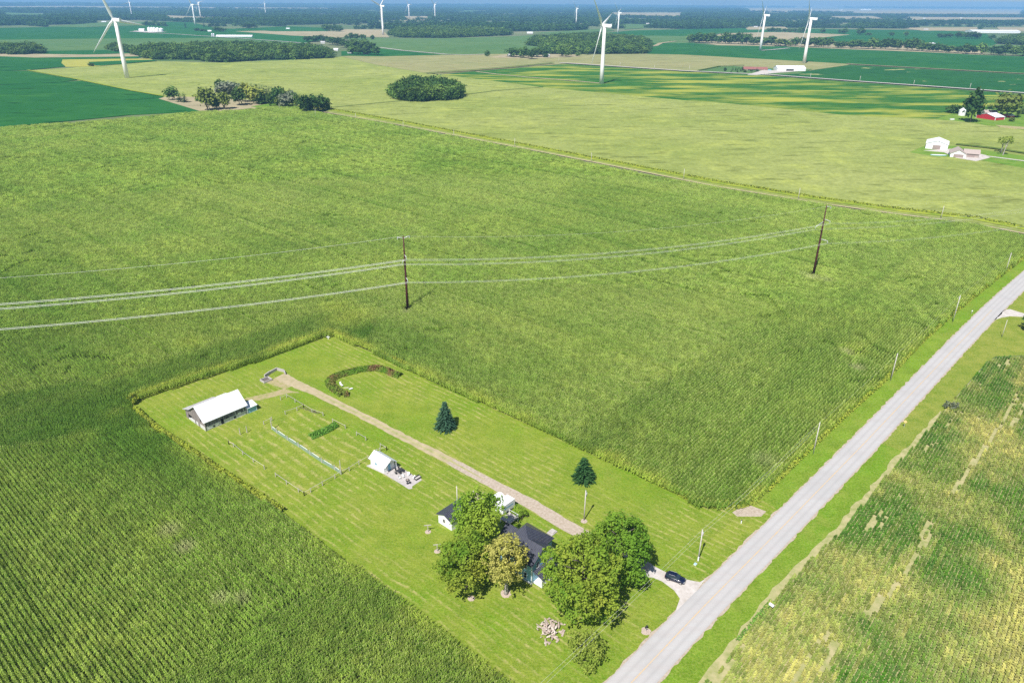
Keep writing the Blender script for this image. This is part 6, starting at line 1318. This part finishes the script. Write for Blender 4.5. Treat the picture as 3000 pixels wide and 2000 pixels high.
specks = [(25, 42, 22), (45, 145, 18), (530, 154, 16), (628, 152, 24), (1480, 140, 26), (1905, 84, 30), (1915, 136, 18), (1130, 144, 22), (1432, 222, 18), (1972, 205, 20), (985, 14, 70), (2115, 42, 60), (1960, 48, 40)]
specks = [(x / 2.352, y / 2.352, w) for x, y, w in specks]
specks += [(1000 + x / 2.352, y / 2.352, w) for x, y, w in [(720, 88, 30), (728, 142, 22), (1280, 235, 30), (1300, 88, 30), (1130, 78, 30), (1040, 45, 60), (1345, 150, 18), (2100, 170, 30), (2175, 172, 18), (2060, 74, 30), (268, 180, 18), (1690, 93, 60), (1145, 392, 14), (1220, 390, 12), (1330, 388, 12), (1385, 396, 22), (42, 372, 14), (150, 378, 16)]]
specks += [(2000 + x / 2.352, y / 2.352, w) for x, y, w in [(490, 192, 26), (785, 190, 36), (510, 93, 60), (385, 93, 50), (1108, 192, 40), (1400, 193, 46), (1664, 211, 30), (1015, 133, 24), (1305, 62, 40), (1660, 133, 26), (1912, 130, 24), (1580, 142, 20), (1225, 73, 190), (1080, 74, 70), (1702, 312, 24), (2285, 60, 40), (1500, 58, 40)]]
specks += [(2209.0, 0, 0)][:0] + [(x / 2.352, y / 2.352, w) for x, y, w in [(2210, 302, 16), (2300, 353, 14), (1500, 62, 30), (700, 158, 30)]]
specks.sort()
for i, (x, y, w) in enumerate(specks):
    dd = P(x, y); ang = rs.uniform(-.35, .35); w = w * (.75 if w < 100 else 1); dep = min(w * .5, 18)
    nmk, roofk = ('house', 'white_metal') if i % 3 else ('barn', 'old_metal')
    gable_house('distant_' + nmk, (x, y), ang, w, dep, 3.5 + w * .04, 2 + w * .04, 'block', roofk if w < 60 else 'white_metal', '%s small pale farm building from the left across the far distance' % ordi(i), nmk, 'distant farm buildings')
rdb = gable_house('distant_barn', (2620, 82), 0, 26, 16, 6, 5, 'red', 'red_roof', 'tiny reddish barn far off above the hedgerow', 'barn')

# ---------------------------------------------------------------- the air
hz = MB().box(-24500, 24500, -1500, 24500, -1, 172).build('haze', None, fix=False)
hm = bpy.data.materials.new('haze'); hm.use_nodes = True; hn = hm.node_tree.nodes; hn.remove(hn['Principled BSDF'])
pv = hn.new('ShaderNodeVolumePrincipled'); pv.inputs['Density'].default_value = 0.82e-4; pv.inputs['Color'].default_value = (0.26, 0.54, 0.95, 1)
pv.inputs['Anisotropy'].default_value = 0.0
hm.node_tree.links.new(pv.outputs[0], hn['Material Output'].inputs['Volume']); hz.data.materials.append(hm); tag(hz, kind='stuff')
print('ok')
